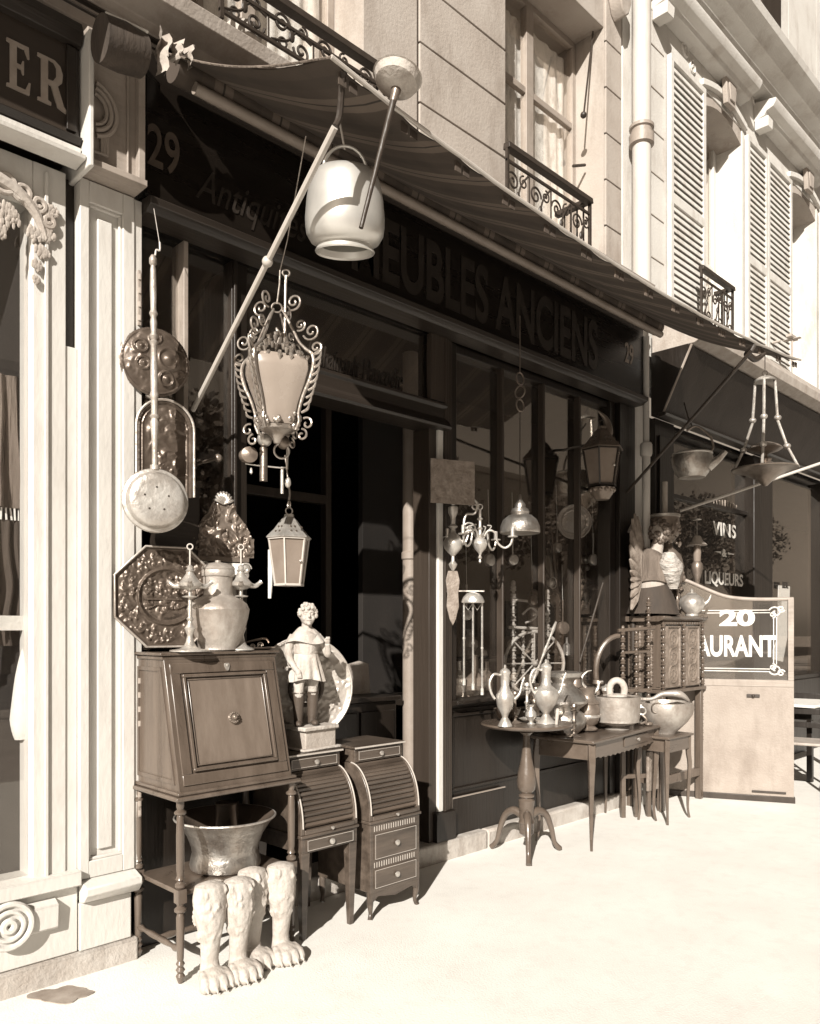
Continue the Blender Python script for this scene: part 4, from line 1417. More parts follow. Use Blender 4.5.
def roll_desk(x0, x1, yf, label, knee):
    yb = 3.36
    cx = (x0 + x1) / 2
    t = thing('roll_top_desk', label, 'desk', (cx, yf, 0), 0, 'small roll-top desks by the doorway')
    w = (x1 - x0) / 2
    D = yb - yf
    zr0, zr1 = .52, .765       # roll
    def curve(u, off=0):
        a = u * PI / 2
        return ((.16 + off) * (1 - math.cos(a)) * 1.0 - off, zr0 + (zr1 - zr0) * math.sin(a) + off * .5)
    side = [(0, zr0 - .03)] + [(.155 * (1 - math.cos(k / 12 * PI / 2)), zr0 + (zr1 - zr0) * math.sin(k / 12 * PI / 2)) for k in range(13)] + [(D, zr1), (D, zr0 - .03)]
    for sx in (-1, 1):
        part('side_panel', MB().ext(side, *( (w - .022, w) if sx > 0 else (-w, -w + .022))), M['wood_roll'], t, .003)
        edge = [(sx * (w - .011), y - .002, z + .001) for y, z in side[1:-2]]
        part('side_edge', MB().tube(edge, .0035, 6), M['inlay'], t)
    tm = MB()
    n = 15
    for k in range(n):
        a0, a1 = (k + .04) / n * PI / 2, (k + .96) / n * PI / 2
        am = (a0 + a1) / 2
        def pt(a, e):
            return (.155 * (1 - math.cos(a)) + .014 - e * math.cos(a), zr0 + (zr1 - zr0) * math.sin(a) + e * math.sin(a) - .004)
        tm.ext([pt(a0, 0), pt(a0 + .01, .004), pt(am, .009), pt(a1 - .01, .004), pt(a1, 0), pt(am, -.004)], -w + .0225, w - .0225)
    part('roll_shutter', tm, M['wood_roll'], t)
    part('shutter_backing', MB().ext([(y + .024, z - .012) for y, z in side[1:-2]] + [(D - .01, zr1 - .02), (D - .01, zr0)], -w + .024, w - .024), M['wood_dark'], t)
    # top box
    part('top_box', MB().box(-w + .012, w - .010, .125, D, zr1 + .001, .835), M['wood_roll'], t, .003)
    part('top_board', MB().box(-w + .002, w, .112, D + .002, .836, .848), M['wood_roll'], t, .003)
    part('top_edge', MB().box(-w + .002, w, .1085, .1115, .838, .846), M['inlay'], t)
    part('drawer', MB().box(-w + .03, w - .03, .118, .1245, .775, .826), M['wood_roll'], t, .002)
    part('drawer_string', MB().frame(-w + .034, w - .034, .779, .822, .002, .1165, .118), M['inlay'], t)
    part('knob', knob(MB(), 0.005, .118, .80, .012), M['brass_pale'], t)
    part('bottom_rail', MB().box(-w + .022, w - .022, -.004, .02, zr0 - .03, zr0 - .008).box(-w - .004, w + .004, -.008, D, zr0 - .045, zr0 - .0305), M['wood_roll'], t, .003)
    part('knob', knob(MB(), 0.005, -.004, zr0 - .018, .008), M['brass_pale'], t)

    def drawer(z0, z1, nm='drawer'):
        part(nm, MB().box(-w + .03, w - .03, -.006, -.0005, z0, z1), M['wood_roll'], t, .002)
        part('drawer_string', MB().frame(-w + .034, w - .034, z0 + .004, z1 - .004, .0022, -.0075, -.006), M['inlay'], t)
        part('knob', knob(MB(), 0.0, -.006, (z0 + z1) / 2, .014), M['brass_pale'], t)
    if knee:
        part('apron', MB().box(-w + .004, w - .004, 0, D, .405, zr0 - .0455), M['wood_roll'], t, .002)
        drawer(.412, .468)
        for sx in (-1, 1):
            for yy in (.025, D - .025):
                L = MB()
                xx = sx * (w - .028)
                L.add([(xx - .024, yy - .024, .405), (xx + .024, yy - .024, .405), (xx + .024, yy + .024, .405), (xx - .024, yy + .024, .405),
                       (xx - .012, yy - .012, .0), (xx + .012, yy - .012, .0), (xx + .012, yy + .012, .0), (xx - .012, yy + .012, .0)],
                      [(0, 1, 2, 3), (7, 6, 5, 4), (0, 4, 5, 1), (1, 5, 6, 2), (2, 6, 7, 3), (3, 7, 4, 0)])
                part('leg', L, M['wood_roll'], t, .002)
    else:
        part('carcass', MB().box(-w + .004, w - .004, 0, D, .135, zr0 - .0455), M['wood_roll'], t, .002)
        for z0 in (.445, .265):
            fz = MB()
            for k in range(18):
                xx = -w + .03 + k * (2 * w - .06) / 18
                fz.box(xx, xx + .004, -.002, -.0002, z0 - .008, z0 + .018)
            part('fluted_frieze', fz, M['inlay'], t)
        drawer(.295, .425)
        drawer(.150, .248)
        ap = [(-w + .004, .135), (w - .004, .135), (w - .004, .08), (w - .03, .09), (w - .06, .11), (0, .09), (-w + .06, .11), (-w + .03, .09), (-w + .004, .08)]
        part('apron', MB().prism(ap, 0.001, .018), M['wood_roll'], t)
        for sx in (-1, 1):
            for yy in (.018, D - .018):
                xx = sx * (w - .02)
                L = MB().tube([(xx, yy, .134), (xx + sx * .004, yy - .004, .08), (xx - sx * .002, yy, .03), (xx + sx * .008, yy - .008, .0)], [.018, .017, .010, .013], 10, 4)
                part('leg', L, M['wood_roll'], t)
    return t


roll_desk(2.24, 2.585, 2.965, 'left small roll-top desk with open kneehole, carrying the boy statuette', True)
roll_desk(2.645, 3.00, 2.945, 'right small roll-top desk with two brass-knobbed drawers, nearest the doorway post', False)


# ------------------------------------------------------------------ statuette of a boy
def ellip(mb, c, r, sc, rot=None):
    mb.ball(c, r, sc, 20, 14, rot)


def statuette():
    H = .60
    base = (2.475, 3.20, .8485)
    p = thing('plaster_pedestal', 'rough low plaster block under the statuette on the left roll-top desk', 'pedestal', base, .05)
    part('block', MB().box(-.095, .105, -.075, .09, .006, .098), M['plaster_dim'], p, .006)
    part('slab', MB().slab([(-.125, -.10), (-.06, -.108), (.02, -.098), (.10, -.106), (.135, -.09), (.13, .02), (.14, .09), (-.12, .10)], -.0005, .012)
         .slab([(-.115, -.09), (.115, -.09), (.12, .095), (-.11, .095)], .097, .118), M['plaster'], p, .006)
    t = thing('boy_statuette', 'pale statuette of a curly haired boy in tunic and dark boots on plaster block', 'statue', (base[0] - .045, base[1] - .02, base[2] + .119), face(base, .75))
    t.scale = (1.03, 1.03, 1.05)
    b = MB()
    # legs
    for sx, fy in ((-1, -.012), (1, .018)):
        b.tube([(sx * .030, 0, .295), (sx * .034, -.004, .24), (sx * .036, -.010 + fy, .175), (sx * .037, .004 + fy, .12), (sx * .036, .006 + fy, .03)],
               [.036, .034, .023, .025, .017], 14, 5)
        b.ball((sx * .042, -.022 + fy, .014), .016, (1, 2.0, .8))
    # torso and neck
    b.tube([(0, .0, .27), (0, .002, .32), (.002, -.004, .38), (.002, -.002, .425), (.004, -.002, .455), (.006, -.004, .50)],
           [.054, .050, .056, .060, .026, .021], 18, 5)
    ellip(b, (0, 0, .415), .052, (1.25, .75, .62))
    # arms: left one down across the body, right one bent up
    b.tube([(-.055, 0, .422), (-.082, -.004, .37), (-.078, -.028, .31), (-.050, -.055, .262)], [.023, .021, .017, .013], 12, 5)
    ellip(b, (-.044, -.060, .252), .014, (1, 1, 1.2))
    b.tube([(.055, 0, .420), (.090, .0, .375), (.104, -.022, .335), (.098, -.045, .385)], [.023, .020, .017, .013], 12, 5)
    ellip(b, (.097, -.048, .400), .014, (1, 1, 1.2))
    for k in range(4):
        b.tube([(-.052 + .006 * k, -.066, .250), (-.050 + .006 * k, -.070, .236), (-.047 + .006 * k, -.066, .226)], .0034, 6)
        b.tube([(.090 + .005 * k, -.056, .402), (.089 + .005 * k, -.064, .411), (.090 + .005 * k, -.060, .419)], .0034, 6)
    b.tube([(-.036, -.060, .256), (-.032, -.066, .244)], .0038, 6)
    b.tube([(.088, -.044, .396), (.082, -.050, .404)], .0038, 6)
    # head, turned a little and in a child's proportion
    hc = Vector((.008, -.010, .520))
    K = 1.2

    def hp_(x, y, z):
        return hc + Vector((x, y, z)) * K
    ellip(b, hc, .036 * K, (.86, .98, 1.16))
    ellip(b, hp_(0, -.014, -.020), .023 * K, (.95, .9, .9))
    b.tube([hp_(0, -.034, .008), hp_(0, -.043, -.006), hp_(0, -.036, -.010)], [.004 * K, .0065 * K, .004 * K], 8)
    for sx in (-1, 1):
        b.tube([hp_(sx * .004, -.036, .012), hp_(sx * .014, -.034, .014), hp_(sx * .023, -.026, .010)], .0034 * K, 6)
        ellip(b, hp_(sx * .012, -.030, .004), .006 * K, (1.2, .8, .8))
        ellip(b, hp_(sx * .031, .0, -.002), .009 * K, (.5, .8, 1.2))
        ellip(b, hp_(sx * .015, -.025, -.012), .011 * K, (1, .8, 1))
    ellip(b, hp_(0, -.036, -.019), .0065 * K, (1.5, .6, .5))
    ellip(b, hp_(0, -.032, -.033), .009 * K, (1, .9, .8))
    body = part('body', b, M['plaster'], t)
    m = body.modifiers.new('merge', 'REMESH')
    m.mode = 'VOXEL'
    m.voxel_size = .0028
    m.use_smooth_shade = True
    sm = body.modifiers.new('soft', 'SMOOTH')
    sm.factor = .5
    sm.iterations = 1
    hr = MB()
    rnd = random.Random(3)
    for k in range(95):
        u = rnd.uniform(-.15, 1)
        a = rnd.uniform(0, 2 * PI)
        v = Vector((math.sqrt(1 - u * u) * math.cos(a), math.sqrt(1 - u * u) * math.sin(a), u))
        if v.y < -.35 and v.z < .45:
            continue
        hr.ball(hp_(v.x * .034, v.y * .038, .004 + v.z * .041), rnd.uniform(.007, .011), (1, 1, rnd.uniform(.8, 1.3)), 8, 6)
    part('curly_hair', hr, M['plaster'], t)
    # tunic: gathered skirt, belt and cape collar
    def drape(z0, z1, r0, r1, folds, amp, sy=.8, ph=0, n=10):
        mb = MB()
        N = 72
        vs, fs = [], []
        for sd in (0, 1):
            for j in range(n + 1):
                v = j / n
                for i in range(N):
                    a = 2 * PI * i / N
                    r = r0 + (r1 - r0) * (v ** .8) + amp * v * math.sin(a * folds + ph + 1.2 * math.sin(a * 2)) - .003 * sd
                    vs.append((r * math.cos(a), r * math.sin(a) * sy, z0 + (z1 - z0) * v + .008 * v * math.sin(a * 3 + ph)))
        st = N * (n + 1)
        for j in range(n):
            for i in range(N):
                a, b_ = j * N + i, j * N + (i + 1) % N
                fs += [(a, b_, b_ + N, a + N), (a + st, a + N + st, b_ + N + st, b_ + st)]
        return mb.add(vs, fs)
    part('tunic_skirt', drape(.345, .215, .055, .088, 11, .011, .85), M['plaster'], t)
    part('tunic_bodice', drape(.43, .345, .066, .056, 8, .002, .82, 1), M['plaster'], t)
    part('belt', MB().lathe([(.056, -.006), (.060, -.003), (.060, .004), (.056, .007)], (0, 0, .345), 30, sy=.85), M['plaster_dim'], t)
    part('cape', drape(.466, .392, .028, .098, 7, .005, .72, 2), M['plaster'], t)
    for sx, fy in ((-1, -.012), (1, .018)):
        part('boot', MB().tube([(sx * .036, .002 + fy, .155), (sx * .037, .005 + fy, .12), (sx * .036, .007 + fy, .03), (sx * .036, .004 + fy, .008)], [.029, .0285, .0215, .021], 14, 4)
             .ball((sx * .042, -.026 + fy, .013), .0185, (1.0, 2.0, .8)).ring((sx * .036, .002 + fy, .155), .029, .004, 'z', 18, 6), M['boot'], t)


statuette()


# ------------------------------------------------------------------ embossed metalwork
def bumps(sd, n, R0, R1, h, s0, s1, ecc=1.0):
    rnd = random.Random(sd)
    L = []
    for k in range(n):
        a = rnd.uniform(0, 2 * PI)
        r = math.sqrt(rnd.uniform(R0 * R0, R1 * R1))
        q = rnd.uniform(0, PI)
        L.append((r * math.cos(a), r * math.sin(a) * ecc, rnd.uniform(s0, s1), rnd.uniform(.4, 1) * h, math.cos(q), math.sin(q), rnd.uniform(1.0, 2.6)))

    def f(x, z):
        v = 0
        for (bx, bz, s, hh, cq, sq, el) in L:
            dx, dz = x - bx, z - bz
            if abs(dx) > 5 * s or abs(dz) > 5 * s:
                continue
            u, w = dx * cq + dz * sq, -dx * sq + dz * cq
            w += u * u / s * .35
            d = (u * u / (el * el) + w * w) / (s * s * .8)
            if d < 4:
                v = max(v, hh * math.exp(-d))
        return v
    return f


def platter(px, py, Y, r, name, label, mat, kfac=.7, cat='platter', rim=.18, sd=1, lean=0.0, nb=60, h=.012, sz=(.012, .03), group=None):
    c = at(px, py, Y)
    t = thing(name, label, cat, (c.x, Y, c.z), face(c, kfac), group, rx=lean)
    fb = bumps(sd, nb, 0, r * .95, h, *sz)

    def fn(x, z):
        q = math.hypot(x, z) / r
        v = .012 * math.exp(-((q - .97) / .03) ** 2) + .008 * math.exp(-((q - .72) / .03) ** 2)
        return v + fb(x, z) * (1 if q < .94 else 0) + (.02 * max(0, q - .7))
    part('plate', MB().relief(lambda x, z: math.hypot(x, z) < r * 1.005, 2 * r * 1.01, 2 * r * 1.01, fn, 84), mat, t)
    part('rim', MB().ring((0, -.012, 0), r, .006, 'y', 48, 6), mat, t)
    return t


# round embossed dish at the top left: medallions
c = at(155, 362, 3.30)
t = thing('embossed_dish', 'dark round embossed dish with raised medallions hanging behind warming pan handle', 'dish', (c.x, 3.30, c.z), face(c, .55))
fb = bumps(11, 40, .0, .13, .004, .008, .014)


def fn_med(x, z):
    v = fb(x, z)
    for (mx, mz, mr) in ((-.065, .055, .028), (-.055, -.02, .026), (.055, .015, .046), (.045, -.075, .03), (0, .10, .025)):
        d = math.hypot(x - mx, z - mz) / mr
        v = max(v, .010 * math.exp(-((d - 1) / .18) ** 2), .014 * math.exp(-(d / .45) ** 2))
    q = math.hypot(x, z) / .15
    return v + .03 * (1 - q * q) + .004 * math.exp(-((q - .94) / .02) ** 2)


part('plate', MB().relief(lambda x, z: math.hypot(x, z) < .151, .305, .305, fn_med, 90), M['bronze_relief'], t)

# arched plaque with basket
c = at(165, 448, 3.27)
t = thing('arched_plaque', 'tall arched embossed plaque with flower basket behind warming pan', 'plaque', (c.x, 3.27, c.z), face(c, .5))
W_, H_ = .125, .21


def ins_arch(x, z):
    return abs(x) < W_ and z > -H_ and (z < H_ - W_ or math.hypot(x, z - (H_ - W_)) < W_)


fb = bumps(21, 26, 0, .07, .014, .010, .022)
fb2 = bumps(22, 30, 0, .05, .012, .008, .014)


def fn_arch(x, z):
    e = (W_ - abs(x)) if z < H_ - W_ else W_ - math.hypot(x, z - (H_ - W_))
    v = .014 * math.exp(-((e - .010) / .007) ** 2) + .006 * math.exp(-((e - .028) / .004) ** 2)
    if e > .03:
        v = max(v, fb(x, z - .10), fb2(x, z + .07), .006 if (abs(z + .12) < .006) else 0)
    return v


part('plate', MB().relief(ins_arch, W_ * 2.02, H_ * 2.02, fn_arch, 60), M['bronze_relief'], t)
part('edge', MB().tube([(W_, -.014, -H_)] + [(W_ * math.cos(a), -.014, H_ - W_ + W_ * math.sin(a)) for a in [PI * k / 20 for k in range(21)]] + [(-W_, -.014, -H_)], .006, 6), M['copper'], t)
single('dark_wooden_board', MB().box(-.13, .11, 0, .02, -.24, .16), M['wood_trim'], 'dark upright board behind the warming pan and octagonal dish', 'board', at(178, 520, 3.36), 0)

# warming pan
c = at(155, 501, 3.14)
t = thing('warming_pan', 'bright round warming pan hanging by its long turned handle', 'warming pan', (c.x, 3.14, c.z), face(c, .72))
r = .128
X90 = Matrix.Rotation(PI / 2, 4, 'X')
part('pan', MB().lathe([(r, 0), (r * 1.04, .004), (r * 1.06, .01), (r, .016), (r * .95, .0), (r * .93, -.055), (r * .8, -.062), (0.001, -.062)], (0, 0, 0), 56, X90), M['brass'], t)
lid = MB().lathe([(r * 1.03, .012), (r * 1.03, .02), (r * .94, .024), (r * .91, .036), (r * .86, .050), (r * .80, .055), (r * .6, .057), (0.001, .058)], (0, 0, 0), 56, X90)
part('lid', lid, M['brass_pale'], t)
ho = MB()
for k in range(5):
    a = R(54 + 72 * k + 36)
    ho.lathe([(.0045, 0), (.0045, .002)], (.05 * math.cos(a), -.0565, .05 * math.sin(a)), 10, X90)
for o_ in [0]:
    part('air_hole', ho, M['iron'], t)
hp = []
hr_ = []
prof = [(0, .020), (.02, .020), (.022, .012), (.10, .012), (.13, .013), (.20, .018), (.215, .013), (.225, .02), (.235, .013), (.30, .014), (.315, .019), (.33, .014), (.42, .015), (.52, .012),
        (.535, .018), (.545, .011), (.56, .018), (.575, .011), (.62, .015), (.64, .011), (.655, .018), (.67, .012), (.76, .014), (.84, .012), (.855, .009), (.865, .016), (.885, .016), (.90, .008)]
hl = MB()
base_h = r * 1.0
hl.lathe([(rr, zz) for zz, rr in prof], (0, -.008, base_h), 18)
part('handle', hl.move(Matrix.Rotation(R(-.5), 4, 'Y')), M['copper'], t)
part('hanging_hook', MB().tube([(0, -.008, base_h + .90), (.004, -.008, base_h + .925), (.018, -.008, base_h + .925), (.018, -.008, base_h + .96)], .004, 6, 3)
     .tube([(.018, -.008, base_h + .95), (.014, .14, base_h + 1.17)], .0015, 5), M['steel'], t)

# octagonal dish
c = at(166, 597, 3.27)
rr_ = .222
t = thing('octagonal_dish', 'large octagonal dish embossed with figures, leaning behind the lamp stand', 'dish', (c.x, 3.26, c.z), face(c, .6), rx=-.06)


def octd(x, z):
    return max(abs(x), abs(z), (abs(x) + abs(z)) * .7071 * 1.0)


fbr = bumps(31, 200, .142, .203, .012, .005, .011)
fbc = bumps(32, 55, 0, .095, .016, .006, .013)
fbl = bumps(33, 20, 0, .10, .008, .006, .012)


def fn_oct(x, z):
    q = octd(x, z) / rr_
    e = math.hypot(x, z * 1.0) / .122
    v = .010 * math.exp(-((q - .97) / .02) ** 2) + .012 * math.exp(-((e - 1) / .05) ** 2)
    if q < .93 and e > 1.08:
        v = max(v, fbr(x, z))
    if e < .9:
        v = max(v, fbc(x, z - .02), fbl(x, z + .03), .010 if (abs(z + .01 - .0) < .004 and abs(x) < .09) else 0,
                .010 if (abs(z + .045 + .01 * math.sin(x * 50)) < .003 and abs(x) < .08) else 0) - .006
    return v


part('plate', MB().relief(lambda x, z: octd(x, z) < rr_ * 1.003, rr_ * 2.02, rr_ * 2.02, fn_oct, 130), M['bronze_relief'], t)

oc = [(rr_ * .99 * sx, -.012, rr_ * .99 * sz) for sx, sz in ((-1, -.414), (-.414, -1), (.414, -1), (1, -.414), (1, .414), (.414, 1), (-.414, 1), (-1, .414))]
part('edge', MB().tube(oc, .005, 6, closed=True), M['copper'], t)
# covered pot on the desk
ZD = 1.349
c = at(218, 640, 3.20)
t = thing('covered_metal_pitcher', 'big dull metal pitcher with lid and hooped handle on the slant-front desk', 'pitcher', (c.x, 3.20, ZD), face(c, 1))
t.scale = (1.12, 1.12, 1.03)
part('body', MB().lathe([(.0, .004), (.078, 0), (.082, .004), (.080, .012), (.088, .03), (.108, .09), (.121, .145), (.125, .175), (.127, .178), (.125, .184), (.116, .205), (.094, .225), (.070, .236), (.062, .242),
                         (.060, .26), (.061, .33), (.064, .345)], seg=48), M['copper'], t)
part('neck_band', MB().lathe([(.0655, .325), (.067, .327), (.067, .352), (.0655, .354)], seg=40), M['copper'], t)
part('lid', MB().lathe([(.066, .3545), (.068, .36), (.062, .371), (.035, .384), (.012, .388), (.012, .396), (0.0, .398)], seg=40), M['copper'], t)
part('handle', MB().tube([(-.064, 0, .352), (-.10, 0, .36), (-.125, 0, .33), (-.118, 0, .28), (-.105, 0, .235), (-.10, 0, .21)], [.007, .009, .009, .009, .008, .006], 10, 6), M['copper'], t)


def oil_lamp(px, Y, h, label, flip=1, plate=.085):
    c = at(px, 640, Y)
    t = thing('oil_lamp_stand', label, 'oil lamp', (c.x, Y, ZD), face(c, 1), 'slender brass oil lamps on the desk')
    b = MB().lathe([(0, .002), (plate, 0), (plate, .006), (.045, .012), (.028, .022), (.018, .04), (.012, .07), (.018, .085), (.024, .10), (.012, .118), (.009, .13), (.016, .14), (.009, .15), (.008, h * .52),
                    (.03, h * .53), (.033, h * .54), (.008, h * .55), (.008, h * .60)], seg=24)
    part('stand', b, M['brass_pale'], t)
    q = MB().lathe([(.010, h * .60), (.030, h * .61), (.048, h * .64), (.050, h * .67), (.040, h * .69), (.030, h * .72), (.018, h * .76), (.014, h * .78), (.020, h * .79), (.012, h * .81), (.014, h * .83), (.004, h * .85)], seg=24)
    for a in (20, 160, 270):
        d = Vector((math.cos(R(a)), math.sin(R(a)), 0))
        z0 = h * .65
        q.tube([d * .04 + Vector((0, 0, z0)), d * .068 + Vector((0, 0, z0 - .004)), d * .088 + Vector((0, 0, z0 + .010)), d * .098 + Vector((0, 0, z0 + .018))], [.014, .011, .009, .011], 10, 3)
    part('reservoir', q, M['brass_pale'], t)
    part('rod', MB().tube([(0, 0, h * .84), (0, 0, h)], .0035, 8).ring((0, 0, h + .012), .012, .003, 'y', 16, 6), M['steel'], t)


oil_lamp(190, 3.12, .44, 'brass three-spouted oil lamp on round foot, left of the metal pitcher')
oil_lamp(241, 3.15, .46, 'brass three-spouted oil lamp right of the metal pitcher, beside scroll tray', plate=.06)

# crested wall fountain / mirror
c = at(219, 640, 3.34)
t = thing('crested_mirror', 'narrow pale mirror frame with pierced shell crest behind the metal pitcher', 'mirror', (c.x + .02, 3.345, ZD), face(c, .5))
fr = MB().frame(-.10, .10, 0, .40, .03, -.012, .012)
part('frame', fr, M['brass_dark'], t, .004)
part('panel', MB().box(-.07, .07, -.004, .008, .03, .37), M['plaster'], t)
fbk = bumps(41, 130, 0, .13, .016, .005, .011)


def ins_crest(x, z):
    return abs(x) < .125 and z > -.09 and (z < .165 * math.exp(-(x / .095) ** 2) - .065 + .014 * abs(math.sin(x * 55)))


part('crest', MB().relief(ins_crest, .25, .2, lambda x, z: fbk(x, z) + .01 * math.exp(-((math.hypot(x, z + .07) - .07) / .008) ** 2), 110).move(Matrix.Translation((0, -.012, .572)) @ Matrix.Diagonal((1.22, 1.4, 1.45, 1))), M['brass_dark'], t)
sh = MB()
for k in range(9):
    a = R(20 + 140 * k / 8)
    sh.tube([(0, -.024, .69), (.030 * math.cos(a), -.034, .69 + .036 * math.sin(a)), (.048 * math.cos(a), -.024, .69 + .058 * math.sin(a))], [.004, .008, .006], 6, 3)
part('shell', sh, M['brass_pale'], t)
sf = MB().box(-.125, .125, -.03, .012, .415, .44).box(-.118, .118, -.022, .01, .40, .414)
part('cornice', sf, M['brass_dark'], t, .004)
for sx in (-1, 1):
    ps = MB()
    ps.ball((sx * .10, -.03, .385), .028, (1, .6, 1)).ball((sx * .105, -.03, .355), .018, (1, .6, 1.2))
    ps.tube(spiral(sx * .10, .385, .03, .006, 0, 1.3, -.045), .004, 6)
    part('volute', ps, M['pewter'], t)
part('white_label', MB().box(-.02, .095, -.036, -.031, .355, .41), M['cloth_white'], t)

# scroll tray
c = at(265, 645, 3.13)
t = thing('shell_tray', 'low dark tray with curled back lying on the right end of the desk top', 'tray', (c.x, 3.19, ZD), -.2)
part('tray', MB().lathe([(0, 0), (.06, 0), (.085, .006), (.09, .012), (.06, .005), (0, .004)], seg=28, sy=.6), M['copper_dark'], t)
part('curled_rim', MB().tube([(-.09, .03, .006), (-.04, .055, .03), (.02, .055, .045), (.06, .045, .05), (.075, .04, .03)], [.004, .005, .006, .006, .004], 8, 5), M['copper_dark'], t)
part('scroll', MB().tube(spiral(.02, .018, .016, .004, 0, 1.5, .02), .003, 6).tube(spiral(-.02, .014, .012, .003, 180, -1.5, .01), .003, 6), M['brass_pale'], t)

# big platter behind the statuette
platter(303, 688, 3.31, .262, 'embossed_charger', 'large pale round charger with dark ring, leaning behind the boy statuette', M['charger'], .55, 'charger', sd=51, nb=190, h=.014, sz=(.006, .014))
t = [o for o in C.objects if o.name.startswith('embossed_charger')][0]
part('boss_ring', MB().ring((.01, -.022, 0), .085, .012, 'y', 40, 8), M['boot'], t)


# ------------------------------------------------------------------ hanging lanterns
def baroque_lantern():
    Y = 2.88
    c = at(277, 392, Y)
    t = thing('ornate_lantern', 'large ornate wrought lantern with milky glass and leafy scrolls hanging by the awning arm', 'lantern', (c.x, Y, c.z), face(c, .85))
    # milky glass body: four-sided, wide shoulder, narrow foot
    prof = [(.062, -.145), (.070, -.12), (.082, -.06), (.108, .02), (.124, .08), (.122, .115), (.105, .135)]
    g = MB()
    n = 24
    vs, fs = [], []
    for (r, z) in prof:
        for k in range(n):
            a = 2 * PI * k / n
            q = (abs(math.cos(a)) ** 5 + abs(math.sin(a)) ** 5) ** (-1 / 5)
            vs.append((r * math.cos(a) * q * .92, r * math.sin(a) * q * .92, z))
    for i in range(len(prof) - 1):
        for k in range(n):
            k2 = (k + 1) % n
            fs.append((i * n + k, i * n + k2, (i + 1) * n + k2, (i + 1) * n + k))
    fs.append(tuple(range(n))[::-1])
    fs.append(tuple((len(prof) - 1) * n + k for k in range(n)))
    part('glass_body', g.add(vs, fs).move(Matrix.Rotation(R(8), 4, 'Z')), M['glass_milk'], t)
    # ribs with leafy frills
    Lf = M['iron_light']
    for a in (0, 90, 180, 270):
        rib = MB()
        ca, sa = math.cos(R(a + 53)), math.sin(R(a + 53))

        def q(r, z):
            return (r * ca, r * sa, z)
        rib.tube([q(.085, -.17), q(.10, -.135), q(.098, -.10), q(.118, -.03), q(.15, .04), q(.165, .10), q(.158, .14), q(.13, .165), q(.10, .20), q(.07, .26), q(.045, .31), q(.025, .345)],
                 [.006, .006, .006, .007, .008, .008, .007, .007, .006, .006, .006, .005], 8, 5)
        # curls
        def curl(r0, z0, R0, a0, turns, th=.0045):
            pts = [(0, 0)]
            out = []
            N = 22
            for i in range(N + 1):
                u = i / N
                rad = R0 * (1 - .82 * u)
                an = R(a0) + turns * 2 * PI * u
                out.append(q(r0 + rad * math.cos(an), z0 + rad * math.sin(an)))
            rib.tube(out, th, 6)
        curl(.155, .235, .038, 200, 1.4)
        curl(.105, .270, .026, 240, 1.4)
        curl(.075, .372, .036, 250, 1.4)
        curl(.175, .165, .030, 240, 1.3)
        curl(.135, -.15, .028, 120, -1.0)
        curl(.112, -.195, .026, 90, -1.1)
        for k in range(9):
            u = k / 8
            z = -.10 + .24 * u
            r = .112 + .055 * math.sin(u * 1.5)
            rib.tube([q(r, z), q(r + .026, z + .012), q(r + .034, z + .036)], [.005, .006, .002], 6, 3)
        part('scrolled_rib', rib, Lf, t)
    tp = MB()
    rnd = random.Random(9)
    for k in range(70):
        a = rnd.uniform(0, 2 * PI)
        z = .13 + rnd.random() ** 1.6 * .10
        r = (.115 - (z - .13) * .9) * rnd.uniform(.75, 1.05)
        p = Vector((r * math.cos(a), r * math.sin(a), z))
        tp.tube([p, p * 1.04 + Vector((0, 0, .012)), p * 1.0 + Vector((.006, 0, .028))], [.004, .009, .002], 6)
    for k in range(16):
        a = 2 * PI * k / 16
        tp.tube([(.105 * math.cos(a), .105 * math.sin(a), .137), (.118 * math.cos(a), .118 * math.sin(a), .12), (.112 * math.cos(a), .112 * math.sin(a), .10)], [.008, .009, .003], 6)
    tp.tube([(0, 0, .2), (.008, 0, .24), (-.004, 0, .275)], [.02, .014, .003], 8, 3)
    part('leaf_crown', tp, Lf, t)
    bt = MB()
    for k in range(34):
        a = rnd.uniform(0, 2 * PI)
        z = -.15 + rnd.uniform(0, .05)
        r = rnd.uniform(.065, .088)
        bt.ball((r * math.cos(a), r * math.sin(a), z), rnd.uniform(.008, .014), (1, 1, 1.4), 8, 6)
    bt.lathe([(.0, -.225), (.012, -.22), (.02, -.20), (.03, -.185), (.066, -.165), (.07, -.15), (.05, -.145)], seg=20)
    part('leaf_base', bt, Lf, t)
    part('crown_ring', MB().ring((0, 0, .36), .020, .004, 'y', 18, 6), Lf, t)
    part('hook_rod', MB().tube([(0, 0, .375), (.01, 0, .46), (.012, .0, .52)], .0035, 6).tube([(.03, .0, .20), (.034, 0, .46), (.036, 0, .50)], .006, 8).ring((.036, 0, .512), .014, .004, 'y', 16, 6)
         .tube([(.012, 0, .52), (.03, -.1, .60), (.05, -.5, .98 - .2)], .0022, 5), Lf, t)


baroque_lantern()
[o for o in C.objects if o.name == 'ornate_lantern'][0].scale = (1.1, 1.1, 1.02)


